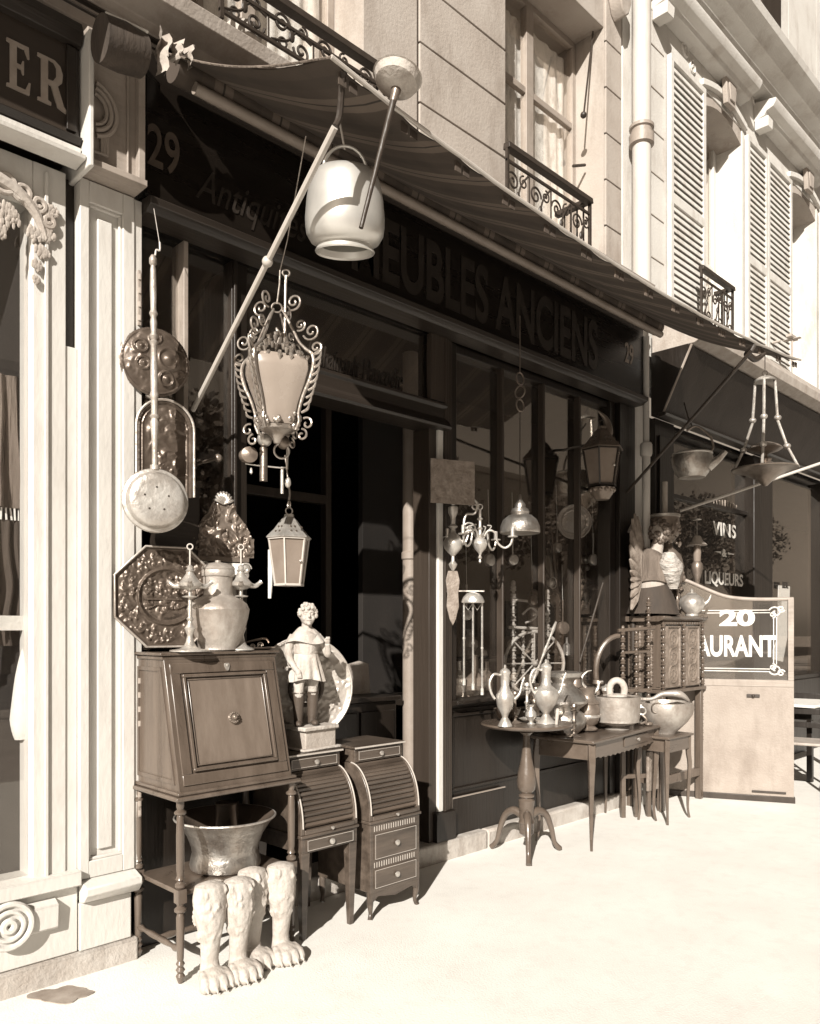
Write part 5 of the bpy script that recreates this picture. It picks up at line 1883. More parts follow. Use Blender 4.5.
def hex_lantern(px, py, Y, s, label, mat_f, mat_g, mat_top, open_crown=False, name='glass_lantern', n=6, tall=.21, group=None):
    c = at(px, py, Y)
    t = thing(name, label, 'lantern', (c.x, Y, c.z), face(c, .8) + R(10), group)
    rt, rb = .095 * s, .066 * s
    h = tall * s
    fr = MB()
    for k in range(n):
        a, a2 = 2 * PI * k / n, 2 * PI * (k + 1) / n
        p, q = Vector((rt * math.cos(a), rt * math.sin(a), h / 2)), Vector((rb * math.cos(a), rb * math.sin(a), -h / 2))
        p2, q2 = Vector((rt * math.cos(a2), rt * math.sin(a2), h / 2)), Vector((rb * math.cos(a2), rb * math.sin(a2), -h / 2))
        fr.bar(p, q, .007 * s)
        fr.bar(p, p2, .010 * s)
        fr.bar(q, q2, .010 * s)
    fr.lathe([(0, -h / 2 - .006), (rb * .9, -h / 2 - .006), (rb * .9, -h / 2), (0, -h / 2)], seg=n)
    part('frame', fr, mat_f, t)
    for k in range(n):
        a, a2 = 2 * PI * k / n, 2 * PI * (k + 1) / n
        f_ = .97
        vs = [(rt * f_ * math.cos(a), rt * f_ * math.sin(a), h / 2), (rt * f_ * math.cos(a2), rt * f_ * math.sin(a2), h / 2),
              (rb * f_ * math.cos(a2), rb * f_ * math.sin(a2), -h / 2), (rb * f_ * math.cos(a), rb * f_ * math.sin(a), -h / 2)]
        ci = Vector((0, 0, 0))
        vs2 = [Vector(v) * .97 for v in vs]
        part('pane', MB().add(vs + vs2, [(0, 1, 2, 3), (7, 6, 5, 4), (0, 4, 5, 1), (1, 5, 6, 2), (2, 6, 7, 3), (3, 7, 4, 0)]), mat_g, t, smooth=False)
    rf = MB().lathe([(rt * 1.12, h / 2 + .002), (rt * 1.12, h / 2 + .008), (rt * .75, h / 2 + .042 * s), (rt * .42, h / 2 + .085 * s), (rt * .25, h / 2 + .10 * s), (rt * .25, h / 2 + .112 * s), (0, h / 2 + .115 * s)], seg=n)
    part('roof', rf, mat_top, t, smooth=False)
    hs = MB()
    for k in range(n):
        a = 2 * PI * (k + .5) / n
        for (rr, zz) in ((.80, .030), (.62, .052)):
            for da in (-.16, .16):
                hs = MB().ball((rt * rr * .98 * math.cos(a + da), rt * rr * .98 * math.sin(a + da), h / 2 + zz * s), .0055 * s, seg=6, rings=4)
                part('vent_hole', hs, M['boot'], t)
    part('hanging_ring', MB().ring((0, 0, h / 2 + .128 * s), .016 * s, .003 * s, 'y', 18, 6), mat_f, t)
    part('latch', MB().ball((rt * .3, -rt * .84, 0), .006 * s, seg=8), M['brass_pale'], t)
    return t, h / 2 + .14 * s


t, ztop = hex_lantern(289, 562, 3.22, 1.08, 'small six-sided glass lantern with pierced roof above the boy statuette', M['steel'], M['glass_grey'], M['pewter'])
part('chain', MB().ring((0, 0, ztop + .02), .02, .004, 'x', 16, 6).tube([(0, 0, ztop + .035), (.004, 0, ztop + .07), (0, 0, ztop + .10)], .006, 8, 3).tube([(0, 0, ztop + .1), (-.02, 0, ztop + .26)], .004, 6), M['iron_light'], t)

# cluster of brass wall-lamp fittings between the lanterns
c = at(268, 455, 3.02)
t = thing('brass_wall_lamp', 'tangle of brass wall lamp fittings with round globes below the ornate lantern', 'wall lamp', (c.x, 3.02, c.z), face(c, .8))
part('globe', MB().ball((-.015, 0, .07), .034, seg=20), M['pewter'], t)
part('globe', MB().ball((-.095, 0, -.01), .036, (1, 1, .9), 20), M['brass_dark'], t)
part('globe', MB().ball((.07, 0, .06), .03, seg=20), M['brass_dark'], t)
part('reflector', MB().lathe([(.034, 0), (.036, .004), (.02, .012), (0, .015)], (-.085, -.03, -.01), 20, X90), M['brass_dark'], t)
part('arm', MB().tube([(-.10, 0, -.045), (-.05, 0, -.05), (.06, 0, -.055), (.085, 0, -.05)], .0035, 6).tube([(.085, 0, -.06), (.09, 0, .1), (.085, 0, .16)], .006, 8)
     .ring((.06, -.01, .02), .034, .005, 'y', 20, 6), M['brass_pale'], t)
part('pendant_drop', MB().lathe([(0, -.02), (.008, -.012), (.004, .008), (0, .012)], (-.075, 0, -.072), 12), M['brass_pale'], t)
part('tube', MB().lathe([(.018, -.12), (.018, .03), (.012, .035)], (-.02, 0, 0), 16), M['copper_dark'], t)
part('candle_tube', MB().lathe([(.008, -.17), (.008, -.05)], (.065, .01, 0), 12).ball((.09, 0, -.12), .018, (.8, .8, 1.4), 12), M['brass_pale'], t)

single('door_knob_ball', MB().ball((0, 0, 0), .02).lathe([(.008, 0), (.008, .14)], (0, 0, 0), 10, Matrix.Rotation(-PI / 2, 4, 'X')), M['brass_dark'], 'small dark metal ball glinting beside the arched plaque', 'knob', at(218, 458, 3.36))
single('pale_fabric_strip', MB().tube([(0, 0, .10), (.004, 0, 0), (-.002, 0, -.14)], [.010, .014, .008], 8, 4), M['cloth_white'], 'narrow white strip hanging left of the small glass lantern', 'strip', at(270, 570, 3.28))

# ------------------------------------------------------------------ big hanging jug and ladle
Y = 2.42
c = at(345, 215, Y)
t = thing('hanging_cauldron', 'big bright metal cauldron hanging from the awning on a wire hook', 'cauldron', (c.x, Y, c.z), face(c, 1), rx=.2)
s = .157
part('vessel', MB().lathe([(.0, .12), (.09, .10), (.13, .0), (.135, -.07), (.103, -.112), (.108, -.135), (.116, -.141), (.119, -.136), (.112, -.122), (.110, -.115), (.135, -.103), (s * .97, -.075), (s * .995, -.045), (s, -.015), (s * .96, .05),
                           (s * .89, .11), (s * .80, .145), (s * .68, .160), (s * .58, .166), (.0, .17)], seg=56), M['polished_tin'], t)
part('bail_handle', MB().tube([(.085 * math.cos(a), .0, .155 + .092 * math.sin(a)) for a in [PI * k / 16 for k in range(17)]], .0065, 8), M['polished_tin'], t)
part('wire_hook', MB().tube([(.0, 0, .235), (-.004, 0, .25), (-.012, 0, .29), (-.022, .0, .335)], .0045, 6, 4), M['steel'], t)
Y = 2.05
p0, p1 = at(398, 82, Y), at(361, 228, Y + .06)
t = thing('long_ladle', 'long-handled ladle hooked over the awning bar in front of the cauldron', 'ladle', p1)
d = p0 - p1
part('handle', MB().tube([(0, 0, 0), d * .5, d * .97], [.008, .010, .013], 10), M['wood_post'], t)
part('bowl', MB().lathe([(0, -.050), (.03, -.046), (.055, -.025), (.062, .005), (.066, .008), (.063, .012), (.05, .028), (.0, .040)], seg=28).move(Matrix.Translation(d + Vector((-.004, 0, .012))) @ Matrix.Rotation(R(14), 4, 'Y') @ Matrix.Diagonal((1.35, 1.35, .85, 1))), M['plaster'], t)
part('collar', MB().tube([d * .86, d * .98], [.012, .022], 10), M['brass_dark'], t)


# ================================================================== goods: by the right window
# engraved leather panel on the door post
c = at(453, 482, 3.30)
m = mpp(453, 3.30)
t = thing('leather_plaque', 'pale square embossed panel hung on the post between doorway and window', 'panel', (c.x, 3.30, c.z), R(-22))
fbp = bumps(61, 26, 0, .09, .010, .010, .022)
pw, ph = .30, .27
part('sheet', MB().relief(lambda x, z: True, pw, ph, lambda x, z: .5 * fbp(x * 1.6, z) * (1 if abs(x) < .11 else .2) + .002 * math.sin(x * 80) * math.sin(z * 60), 70), M['leather'], t)

# wall sconce with back plate beside the window
c = at(453, 545, 3.33)
t = thing('turned_wall_sconce', 'turned brass wall sconce hanging at the left edge of the wide window', 'sconce', (c.x, 3.33, c.z), face(c, .7))
part('stem', MB().lathe([(.006, -.16), (.02, -.14), (.028, -.12), (.012, -.10), (.01, -.07), (.03, -.05), (.055, -.02), (.062, .015), (.045, .05), (.018, .075), (.014, .10), (.030, .115), (.014, .13), (.016, .17), (.03, .20), (.03, .235),
                         (.012, .245), (.018, .27), (.010, .29)], seg=24), M['brass_pale'], t)
part('back_plate', MB().prism([(-.03, -.16), (.03, -.16), (.045, -.22), (.035, -.30), (.04, -.38), (.02, -.46), (0, -.50), (-.02, -.46), (-.04, -.38), (-.035, -.30), (-.045, -.22)], .0, .012), M['leather'], t, .004)
part('scroll_arm', MB().tube([(.04, 0, 0), (.08, 0, .02), (.10, 0, .09), (.07, 0, .12), (.085, 0, .19), (.14, 0, .20), (.155, 0, .26), (.125, 0, .29)], .008, 8, 6)
     .tube(spiral(.10, .10, .045, .01, 0, 1.5, 0), .006, 6).tube(spiral(.14, .245, .035, .008, 180, -1.4, 0), .006, 6), M['brass_pale'], t)

# little chandelier with three branches
c = at(480, 540, 3.20)
t = thing('branched_chandelier', 'small brass chandelier with curved branches hanging below the embossed panel', 'chandelier', (c.x, 3.20, c.z), face(c, 1))
part('stem', MB().lathe([(.0, -.145), (.010, -.135), (.006, -.12), (.014, -.11), (.006, -.095), (.012, -.08), (.035, -.055), (.048, -.025), (.040, .0), (.02, .015), (.03, .025), (.012, .035), (.010, .06), (.018, .07), (.010, .08), (.009, .12), (.02, .13),
                         (.009, .14), (.008, .19)], seg=24).ring((0, 0, .205), .016, .004, 'y', 16, 6), M['brass_pale'], t)
for a in (0, 180, 60, 240):
    ca, sa = math.cos(R(a)), math.sin(R(a))
    q = lambda r_, z_: (r_ * ca, r_ * sa, z_)
    part('branch', MB().tube([q(.02, .01), q(.05, .055), q(.09, .045), q(.11, -.02), q(.15, -.05), q(.185, -.03), q(.20, .01)], .007, 8, 6)
         .lathe([(.0, .0), (.030, .004), (.032, .010), (.012, .014), (.012, .06), (.0, .06)], q(.20, .012), 16)
         .tube([q(.05, .055), q(.07, .085), q(.045, .09)], .004, 6, 4), M['brass_pale'], t)

# three-rod rise-and-fall lamp
c = at(473, 598, 3.24)
t = thing('three_rod_lamp', 'domed lamp fitting with three long hanging rods below the small chandelier', 'lamp', (c.x, 3.24, c.z), face(c, 1))
part('dome', MB().lathe([(.070, -.03), (.072, -.022), (.062, .005), (.04, .028), (.012, .036), (.0, .036)], seg=28), M['pewter'], t)
part('bracket', MB().bar((-.13, .02, .045), (.07, -.01, .042), .008).ball((-.14, .02, .045), .024), M['brass_pale'], t)
for i, x in enumerate((-.056, 0, .056)):
    part('rod', MB().tube([(x, -.01 if x == 0 else 0, -.03), (x, -.01 if x == 0 else 0, -.50 - .03 * i)], .0065, 8).lathe([(.012, -.02), (.012, .02)], (x, 0, -.52 - .03 * i), 10)
         .lathe([(.010, -.006), (.010, .006)], (x, 0, -.25 - .03 * i), 10), M['pewter'], t)
    if x <= 0:
        part('strut', MB().tube([(x - .004, 0, -.03), (x + .026, 0, -.075), (x + .056, 0, -.03)], .003, 6), M['brass_pale'], t)

# bell lamp with chain in front of the window
Yl = 3.12
c = at(520, 520, Yl)
t = thing('bell_lamp', 'glossy bell-shaped metal lamp shade hanging on rings before the wide window', 'lamp', (c.x, Yl, c.z))
part('shade', MB().lathe([(.125, -.085), (.128, -.08), (.125, -.04), (.108, .0), (.075, .028), (.055, .034), (.06, .05), (.052, .07), (.035, .078), (.034, .10), (.022, .115), (.010, .135), (.008, .16), (0, .17)], seg=40), M['brass'], t)
part('cable', MB().tube([(0, 0, .16), (0, 0, .70)], .0035, 6), M['iron'], t)
ch = MB()
for k in range(3):
    ch.ring((0, 0, .73 + k * .085), .038, .005, 'y' if k != 1 else 'x', 22, 6)
part('chain', ch.tube([(0, 0, .93), (0, .0, 1.30)], .0035, 6), M['brass_dark'], t)

# objects inside the wide window
Yi = 3.85
c = at(574, 522, 4.0)
platter(574, 522, 3.62, .135, 'painted_plate', 'round painted plate hanging inside the wide window, second pane from right', M['charger'], .8, 'plate', sd=71, nb=18, h=.002, sz=(.02, .05))
c = at(440 + 85, 690, 3.78)


def spin_post(mb, x, y, z0, z1, r):
    n = max(3, int((z1 - z0) / .055))
    pr = [(r, z0)]
    for k in range(n):
        z = z0 + (z1 - z0) * k / n
        dz = (z1 - z0) / n
        pr += [(r * .55, z + dz * .1), (r * 1.25, z + dz * .3), (r * .8, z + dz * .45), (r * 1.15, z + dz * .7), (r * .6, z + dz * .9)]
    pr.append((r * .9, z1))
    return mb.lathe(pr, (x, y, 0), 14)


def chair_frame(name, label, X, Y, Z, h, mat, wheel=True, rz=-.5):
    t = thing(name, label, 'spinning wheel', (X, Y, Z), rz)
    for x, hh in ((-.12, h), (.16, h * .92)):
        m_ = MB()
        spin_post(m_, x, 0, 0, hh, .020)
        m_.ball((x, 0, hh + .01), .018, (1, 1, 1.3), 12)
        part('turned_post', m_, mat, t)
    for x in (-.03, .05):
        m_ = MB()
        spin_post(m_, x, .02, 0, h * .58, .014)
        part('spindle', m_, mat, t)
    part('crossbar', MB().tube([(-.16, 0, h * .60), (.20, 0, h * .58)], .012, 8).tube([(-.14, 0, h * .86), (.17, 0, h * .83)], .010, 8), mat, t)
    if wheel:
        part('wheel', MB().ring((.03, -.05, h * .26), .24, .013, 'y', 44, 8), mat, t)
        sp = MB()
        for k in range(8):
            a = k * PI / 4
            sp.tube([(.03, -.05, h * .26), (.03 + .235 * math.cos(a), -.05, h * .26 + .235 * math.sin(a))], .006, 6)
        sp.ball((.03, -.05, h * .26), .025, (1, 1.4, 1), 12)
        part('spoke', sp, mat, t)
        part('flyer', MB().tube([(-.06, -.03, h * .72), (0, -.04, h * .78), (.06, -.03, h * .74), (.03, -.04, h * .68), (-.04, -.04, h * .64)], .008, 8, 5).tube([(.02, -.03, h * .72), (.16, -.02, h * .73)], .014, 8), mat, t)
    return t


c = at(528, 690, 3.66)
chair_frame('spinning_wheel', 'pale turned spinning wheel standing behind the ewers inside the wide window', c.x, 3.66, .976, .80, M['wood_pale'])
for i, (p0, p1, lb) in enumerate([((528, 695), (556, 622), 'thick turned stick leaning right beside the spinning wheel'),
                                  ((580, 662), (603, 583), 'long thin cane leaning right behind the coffee urn')]):
    a, b = at(*p0, 3.40), at(*p1, 3.40)
    mbk = MB().tube([a + (b - a) * k / 10 for k in range(11)], [.008 + (.006 if (k % 3 == 0 and i == 0) else 0) for k in range(11)], 8)
    single('leaning_stick', mbk, M['brass_pale'] if i == 0 else M['wood_post'], lb, 'stick', group='leaning sticks in front of the window')

rnd = random.Random(77)


def small_fig(px, py, Y, h, name, label, cat, prof, mat, group=None):
    c = at(px, py, Y)
    return single(name, MB().lathe([(r_ * h, z_ * h) for r_, z_ in prof], seg=20), mat, label, cat, (c.x, Y, c.z), group=group)


VASE = [(0, 0), (.22, 0), (.20, .04), (.10, .10), (.14, .2), (.30, .42), (.28, .6), (.12, .78), (.10, .88), (.18, 1.0), (.15, .99), (0, .8)]
FLASK = [(0, 0), (.26, .01), (.34, .14), (.28, .34), (.10, .5), (.09, .95), (.12, 1.0), (.08, .98), (0, .5)]
BOT = [(0, 0), (.2, 0), (.2, .55), (.07, .7), (.07, .95), (.09, 1.0), (0, 1.0)]
for i, (px, py, h, pf, mt, lb) in enumerate([
        (459, 692, .21, BOT, 'pewter', 'squat pale bottle at the left end of the window ledge'),
        (475, 690, .24, FLASK, 'glass_grey', 'round-bellied flask under the three-rod lamp, between two bottles'),
        (487, 690, .20, BOT, 'brass_dark', 'small dark bottle right of the round-bellied flask')]):
    small_fig(px, py, 3.60, h, 'bottle', lb, 'bottle', pf, M[mt], 'bottles on the window ledge')
c = at(586, 603, 3.8)
t = thing('hanging_ornament', 'string of glinting glass ornaments inside the window below the round plate', 'ornament', (c.x, 3.80, c.z))
part('glass_drop', MB().lathe([(.0, -.05), (.03, -.04), (.035, -.02), (.02, .01), (.03, .04), (.028, .07), (.01, .09), (0, .09)], seg=18).ball((0, 0, .37), .035).ball((.02, 0, .30), .022), M['pewter'], t)
part('lamp_chimney', MB().lathe([(.05, -.05), (.05, .06), (.03, .13), (.05, .16), (.0, .17)], (-.05, .05, .08), 18), M['glass_grey'], t)
part('cord', MB().tube([(0, 0, .09), (0, 0, .75)], .003, 5), M['brass_dark'], t)
for i, (px, py, rr, lb) in enumerate([(551, 583, .035, 'glinting ring-shaped metal piece left of the hanging ornaments'), (553, 600, .045, 'dull metal globe low inside the window behind the ewers'),
                                      (601, 632, .03, 'tiny bright glass knob right of the hanging ornaments')]):
    c = at(px, py, 3.85)
    single('metal_globe', MB().ball((0, 0, 0), rr, seg=18).ring((0, -.02, .0), rr * 1.3, .006, 'y', 20, 6).tube([(0, 0, rr), (0, 0, rr + .3)], .003, 5), M['brass_dark'] if i == 1 else M['pewter'], lb, 'ornament', c,
           group='small metal ornaments in the window')
single('figure_on_shelf', MB().tube([(0, 0, 0), (0, 0, .12), (.005, 0, .25), (0, 0, .33)], [.07, .05, .06, .02], 14, 5).ball((0, 0, .37), .042), M['brass_dark'],
       'dark small bust silhouette standing behind the spinning wheel in the window', 'bust', at(534, 640, 3.9))
c = at(540, 660, 3.9)
single('bric_a_brac_shelf', MB().box(-1.0, .55, -.15, .2, -.02, 0), M['wood_dark'], 'narrow dark shelf low inside the wide window carrying small wares', 'shelf', (c.x, 3.95, 1.22))
VK = [('brass_pale', VASE), ('copper_dark', FLASK), ('pewter', BOT), ('brass_dark', VASE), ('brass_dark', FLASK)]
LBL = ['small waisted brass vase at the left end of the window shelf', 'dark copper flask second on the window shelf', 'straight pewter bottle third on the window shelf', 'dull bronze vase in the middle of the window shelf',
       'dull bronze flask right of the middle of the window shelf', 'bright waisted vase sixth on the window shelf', 'copper flask near the right end of the window shelf', 'pewter bottle at the right end of the window shelf']
for i in range(8):
    mt, pf = VK[i % 5]
    h = rnd.uniform(.13, .24)
    single('small_vase', MB().lathe([(r_ * h, z_ * h) for r_, z_ in pf], seg=18), M[mt], LBL[i], 'vase', (c.x - .9 + i * .19, 3.9 + rnd.uniform(-.05, .05), 1.2205), group='small wares on the window shelf')

# street-type lantern hanging at the right end of the window
t, zt_ = hex_lantern(602, 468, 3.20, 1.55, 'dim painted lantern with horn-shaped finial at the right end of the window', M['wood_trim'], M['glass_grey'], M['brass_dark'], name='horned_lantern', n=6, tall=.17)
part('horn', MB().tube([(0, 0, .15), (.02, 0, .22), (.045, 0, .28), (.03, 0, .36), (-.03, 0, .42)], [.045, .05, .038, .022, .005], 12, 5), M['brass_dark'], t)
bm = MB()
for k in range(12):
    a = k * PI / 6
    bm.ball((.085 * math.cos(a), .085 * math.sin(a), -.165), .018, seg=8, rings=6)
part('lower_gallery', bm.lathe([(.0, -.24), (.05, -.235), (.075, -.20), (.095, -.15)], seg=24), M['brass_dark'], t)
part('wall_arm', MB().tube([(0, 0, .16), (-.15, .1, .18), (-.30, .22, .14)], .010, 8, 4), M['iron'], t)


# ------------------------------------------------------------------ tripod table
def tripod_table():
    X, Yc = 4.13, 3.10
    t = thing('tripod_table', 'round tripod pedestal table crowded with pale ewers before the window', 'table', (X, Yc, 0), R(20))
    part('top', MB().lathe([(.0, .822), (.27, .822), (.285, .827), (.292, .836), (.285, .846), (.0, .848)], seg=56), M['wood_table'], t)
    part('column', MB().lathe([(.05, .815), (.03, .80), (.045, .785), (.022, .765), (.024, .70), (.035, .62), (.055, .53), (.062, .47), (.055, .42), (.030, .395), (.05, .385), (.05, .375), (.035, .365), (.052, .35), (.048, .30),
                               (.046, .22), (.052, .21), (.046, .20), (.046, .14), (.02, .12), (.0, .11)][::-1], seg=28), M['wood_table'], t)
    for k, a in enumerate((200, 320, 80)):
        ca, sa = math.cos(R(a)), math.sin(R(a))
        pts = [(.03, .25), (.09, .275), (.15, .24), (.19, .15), (.215, .06), (.255, .012)]
        part('leg', MB().tube([(r_ * ca, r_ * sa, z_) for r_, z_ in pts], [.026, .026, .022, .018, .015, .019], 12, 5), M['wood_table'], t)
    return X, Yc


TX, TY = tripod_table()
ZT = .8485


def ewer(X, Y, Z, h, label, mat, rz, group='ewers on the round table', slim=1.0):
    t = thing('ewer', label, 'ewer', (X, Y, Z), rz, group)
    part('body', MB().lathe([(0, .003), (.19 * h * slim, 0), (.18 * h * slim, .02 * h), (.09 * h, .10 * h), (.05 * h, .16 * h), (.10 * h * slim, .22 * h), (.20 * h * slim, .36 * h), (.235 * h * slim, .50 * h), (.22 * h * slim, .58 * h),
                             (.10 * h, .66 * h), (.075 * h, .74 * h), (.085 * h, .92 * h), (.105 * h, .99 * h), (.095 * h, .985 * h), (0, .8 * h)], seg=32), mat, t)
    part('handle', MB().tube([(-.085 * h, 0, .93 * h), (-.22 * h, 0, .95 * h), (-.30 * h, 0, .80 * h), (-.27 * h, 0, .62 * h), (-.20 * h, 0, .50 * h)], .018 * h + .002, 8, 6), mat, t)
    part('spout', MB().tube([(.19 * h * slim, 0, .45 * h), (.28 * h, 0, .58 * h), (.33 * h, 0, .76 * h), (.38 * h, 0, .88 * h)], [.035 * h, .026 * h, .018 * h, .014 * h], 10, 5), mat, t)
    part('lid', MB().lathe([(.10 * h, .99 * h), (.08 * h, 1.03 * h), (.02 * h, 1.07 * h), (.025 * h, 1.10 * h), (0, 1.13 * h)], seg=20), mat, t)


q1, q2 = at(505, 720, TY - .03), at(546, 720, TY - .12)
ewer(q1.x, TY - .03, ZT, .335, 'slender pale ewer with spout at the left of the round table', M['brass_pale'], R(-30), slim=.72)
ewer(q2.x, TY - .12, ZT, .36, 'plump pale ewer with big loop handle at the right of the round table', M['brass_pale'], R(-30), slim=.95)
single('upright_candle_stub', MB().lathe([(.010, 0), (.012, .09), (.008, .10), (0, .1)], seg=12), M['plaster'], 'short pale candle leaning between the two ewers', 'candle', (TX + .04, TY - .20, ZT), rx=0.12)
single('shallow_dish', MB().lathe([(0, .004), (.05, 0), (.09, .015), (.095, .022), (.088, .02), (.05, .008), (0, .008)], seg=32), M['pewter'], 'shallow bright dish lying between the ewers on the round table', 'dish', (TX + .05, TY - .02, ZT))
single('dark_bowl', MB().lathe([(0, .004), (.04, 0), (.075, .04), (.09, .08), (.086, .08), (.07, .04), (0, .012)], seg=32), M['copper_dark'], 'dark little bowl at the back left of the round table', 'bowl', (TX - .02, TY + .14, ZT))



# ------------------------------------------------------------------ rectangular table
def rect_table():
    X0, X1 = 4.47, 5.53
    t = thing('side_table', 'oak side table with drawer and scalloped apron holding pots', 'table', ((X0 + X1) / 2, 3.11, 0), R(6))
    w, d = .53, .20
    part('top', MB().box(-w - .04, w + .04, -d - .04, d + .03, .700, .722), M['wood_table'], t, .007)
    for sy in (-1, 1):
        pts = [(-w + .05, .699), (w - .05, .699)]
        n = 26
        for k in range(n + 1):
            x = w - .05 - (2 * w - .1) * k / n
            pts.append((x, .585 + .010 * abs(math.sin(k * PI / 2)) + .02 * (abs(x) / w) ** 4))
        part('apron', MB().prism(pts, sy * d - .01, sy * d + .01), M['wood_table'], t)
    for sx in (-1, 1):
        part('apron', MB().box(sx * w - .01, sx * w + .01, -d + .02, d - .02, .59, .699), M['wood_table'], t, .003)
    part('drawer', MB().box(-.05, .36, -d - .018, -d - .0105, .622, .688), M['wood_table'], t, .003)
    part('knob', knob(MB(), .17, -d - .018, .655, .013), M['brass_pale'], t)
    for sx in (-1, 1):
        for sy in (-1, 1):
            x, y = sx * (w - .01), sy * (d - .005)
            part('leg', MB().tube([(x, y, .699), (x + sx * .012, y + sy * .010, .58), (x + sx * .010, y + sy * .008, .45), (x - sx * .004, y, .22), (x - sx * .004, y, .08), (x + sx * .012, y + sy * .010, 0)],
                                  [.034, .031, .024, .016, .013, .011], 4, 5), M['wood_table'], t, .004)
    return t


rect_table()
ZR = .7225
# double gourd vase
p = (at(563, 700, 3.18).x, 3.18, ZR)
single('double_gourd_vase', MB().lathe([(0, .004), (.09, 0), (.13, .04), (.142, .08), (.125, .125), (.10, .145), (.105, .155), (.15, .19), (.152, .205), (.11, .26), (.07, .295), (.062, .31), (.075, .33), (.11, .35), (.118, .375), (.11, .38), (0, .37)], seg=48).move(Matrix.Diagonal((1.12, 1.12, 1.12, 1))),
       M['brass'], 'big brass double-gourd vase with flat collar, behind the plump ewer', 'vase', p)
# coffee urn
p = (at(587, 700, 3.12).x, 3.12, ZR)
t = thing('coffee_urn', 'dark brass urn with curled bird-like lid and small tap, left of the round pot', 'urn', p, -.6)
part('body', MB().lathe([(0, .01), (.07, .01), (.075, .02), (.05, .04), (.075, .06), (.088, .10), (.09, .16), (.08, .19), (.085, .195), (.085, .205), (.06, .225), (.052, .25), (.055, .28), (.062, .30), (.05, .31), (0, .31)], seg=40), M['brass_dark'], t)
part('band', MB().lathe([(.091, .10), (.093, .105), (.093, .115), (.091, .12)], seg=40), M['brass_pale'], t)
part('finial', MB().tube([(-.01, 0, .31), (-.035, 0, .34), (-.035, 0, .385), (0, 0, .42), (.035, 0, .428)], [.012, .009, .007, .006, .003], 8, 5), M['brass_pale'], t)
part('spout', MB().tube([(.05, 0, .27), (.08, 0, .30), (.09, 0, .34), (.12, 0, .35)], [.012, .010, .008, .006], 8, 5).tube([(.09, 0, .11), (.12, 0, .115), (.13, 0, .09)], .008, 8, 4), M['brass_pale'], t)
# round pot with lid handle
p = (at(617, 700, 3.02).x, 3.02, ZR)
t = thing('two_handled_pot', 'large round pale pot with ring handles and arched lid grip on the side table', 'pot', p, face(p, 1))
part('body', MB().lathe([(0, .012), (.085, .0), (.09, .006), (.06, .02), (.055, .03), (.12, .045), (.150, .06), (.160, .09), (.163, .20), (.166, .235), (.160, .24), (.155, .235), (.155, .06), (0, .05)], seg=56), M['copper'], t)
part('lid', MB().lathe([(.158, .225), (.12, .232), (.05, .238), (0, .24)], seg=48), M['copper_dark'], t)
part('lid_grip', MB().tube([(-.045, 0, .24), (-.052, 0, .29), (-.035, 0, .335), (0, 0, .352), (.035, 0, .335), (.052, 0, .29), (.045, 0, .24)], .024, 12, 6).lathe([(.075, .238), (.075, .25), (.06, .256)], seg=28), M['plaster'], t)
for sx in (-1, 1):
    part('ring_handle', MB().ring((sx * .172, -.02, .14), .026, .006, 'y', 20, 8).ball((sx * .165, 0, .175), .014), M['pewter'], t)
single('hanging_chain', MB().tube([(5.42, 3.02, ZR + .01), (5.44, 2.98, ZR + .05), (5.40, 3.08, ZR + .14), (5.38, 3.12, ZR + .2)], .009, 8, 5).ball((5.46, 2.97, ZR + .014), .028, (1.4, 1, .6)), M['brass_dark'],
       'short dark chain with weight at the right corner of the side table', 'chain')


# ------------------------------------------------------------------ stool with copper cauldron
def stool():
    t = thing('small_stool_table', 'small square stool table with curved legs under the copper basin', 'stool', (5.66, 2.955, 0), R(0))
    w, d = .185, .13
    part('top', MB().box(-w - .015, w + .015, -d - .015, d + .015, .630, .648), M['wood_table'], t, .005)
    part('apron', MB().box(-w + .02, w - .02, -d + .004, d - .004, .53, .6295), M['wood_table'], t, .004)
    for sx in (-1, 1):
        for sy in (-1, 1):
            x, y = sx * (w - .018), sy * (d - .018)
            part('leg', MB().tube([(x, y, .629), (x + sx * .004, y, .50), (x + sx * .012, y + sy * .006, .40), (x, y, .2), (x - sx * .006, y, .08), (x + sx * .006, y + sy * .006, 0)],
                                  [.026, .024, .020, .015, .011, .012], 4, 5), M['wood_table'], t, .003)
    part('shelf_board', MB().box(-.06, .10, d - .035, d - .015, .20, .5), M['leather'], t, .003)


stool()
p = (5.68, 2.955, .6485)
t = thing('copper_ewer_basin', 'wide pale copper basin with helmet-shaped lip on the small stool', 'basin', p, face(p, 1))
part('bowl', MB().lathe([(0, .004), (.075, 0), (.08, .01), (.10, .03), (.16, .09), (.20, .15), (.212, .20), (.205, .235), (.195, .24), (.185, .20), (.10, .05), (0, .03)], seg=56), M['copper'], t)
part('helmet_lip', MB().tube([(-.20, -.02, .235), (-.235, -.03, .255), (-.10, -.06, .262), (-.02, -.05, .30), (.10, -.03, .30), (.17, 0, .25)], [.010, .018, .014, .02, .03, .012], 12, 5), M['copper'], t)
part('scroll', MB().tube(spiral(-.06, .20, .05, .01, 20, 1.3, -.19), .007, 6), M['copper_dark'], t)


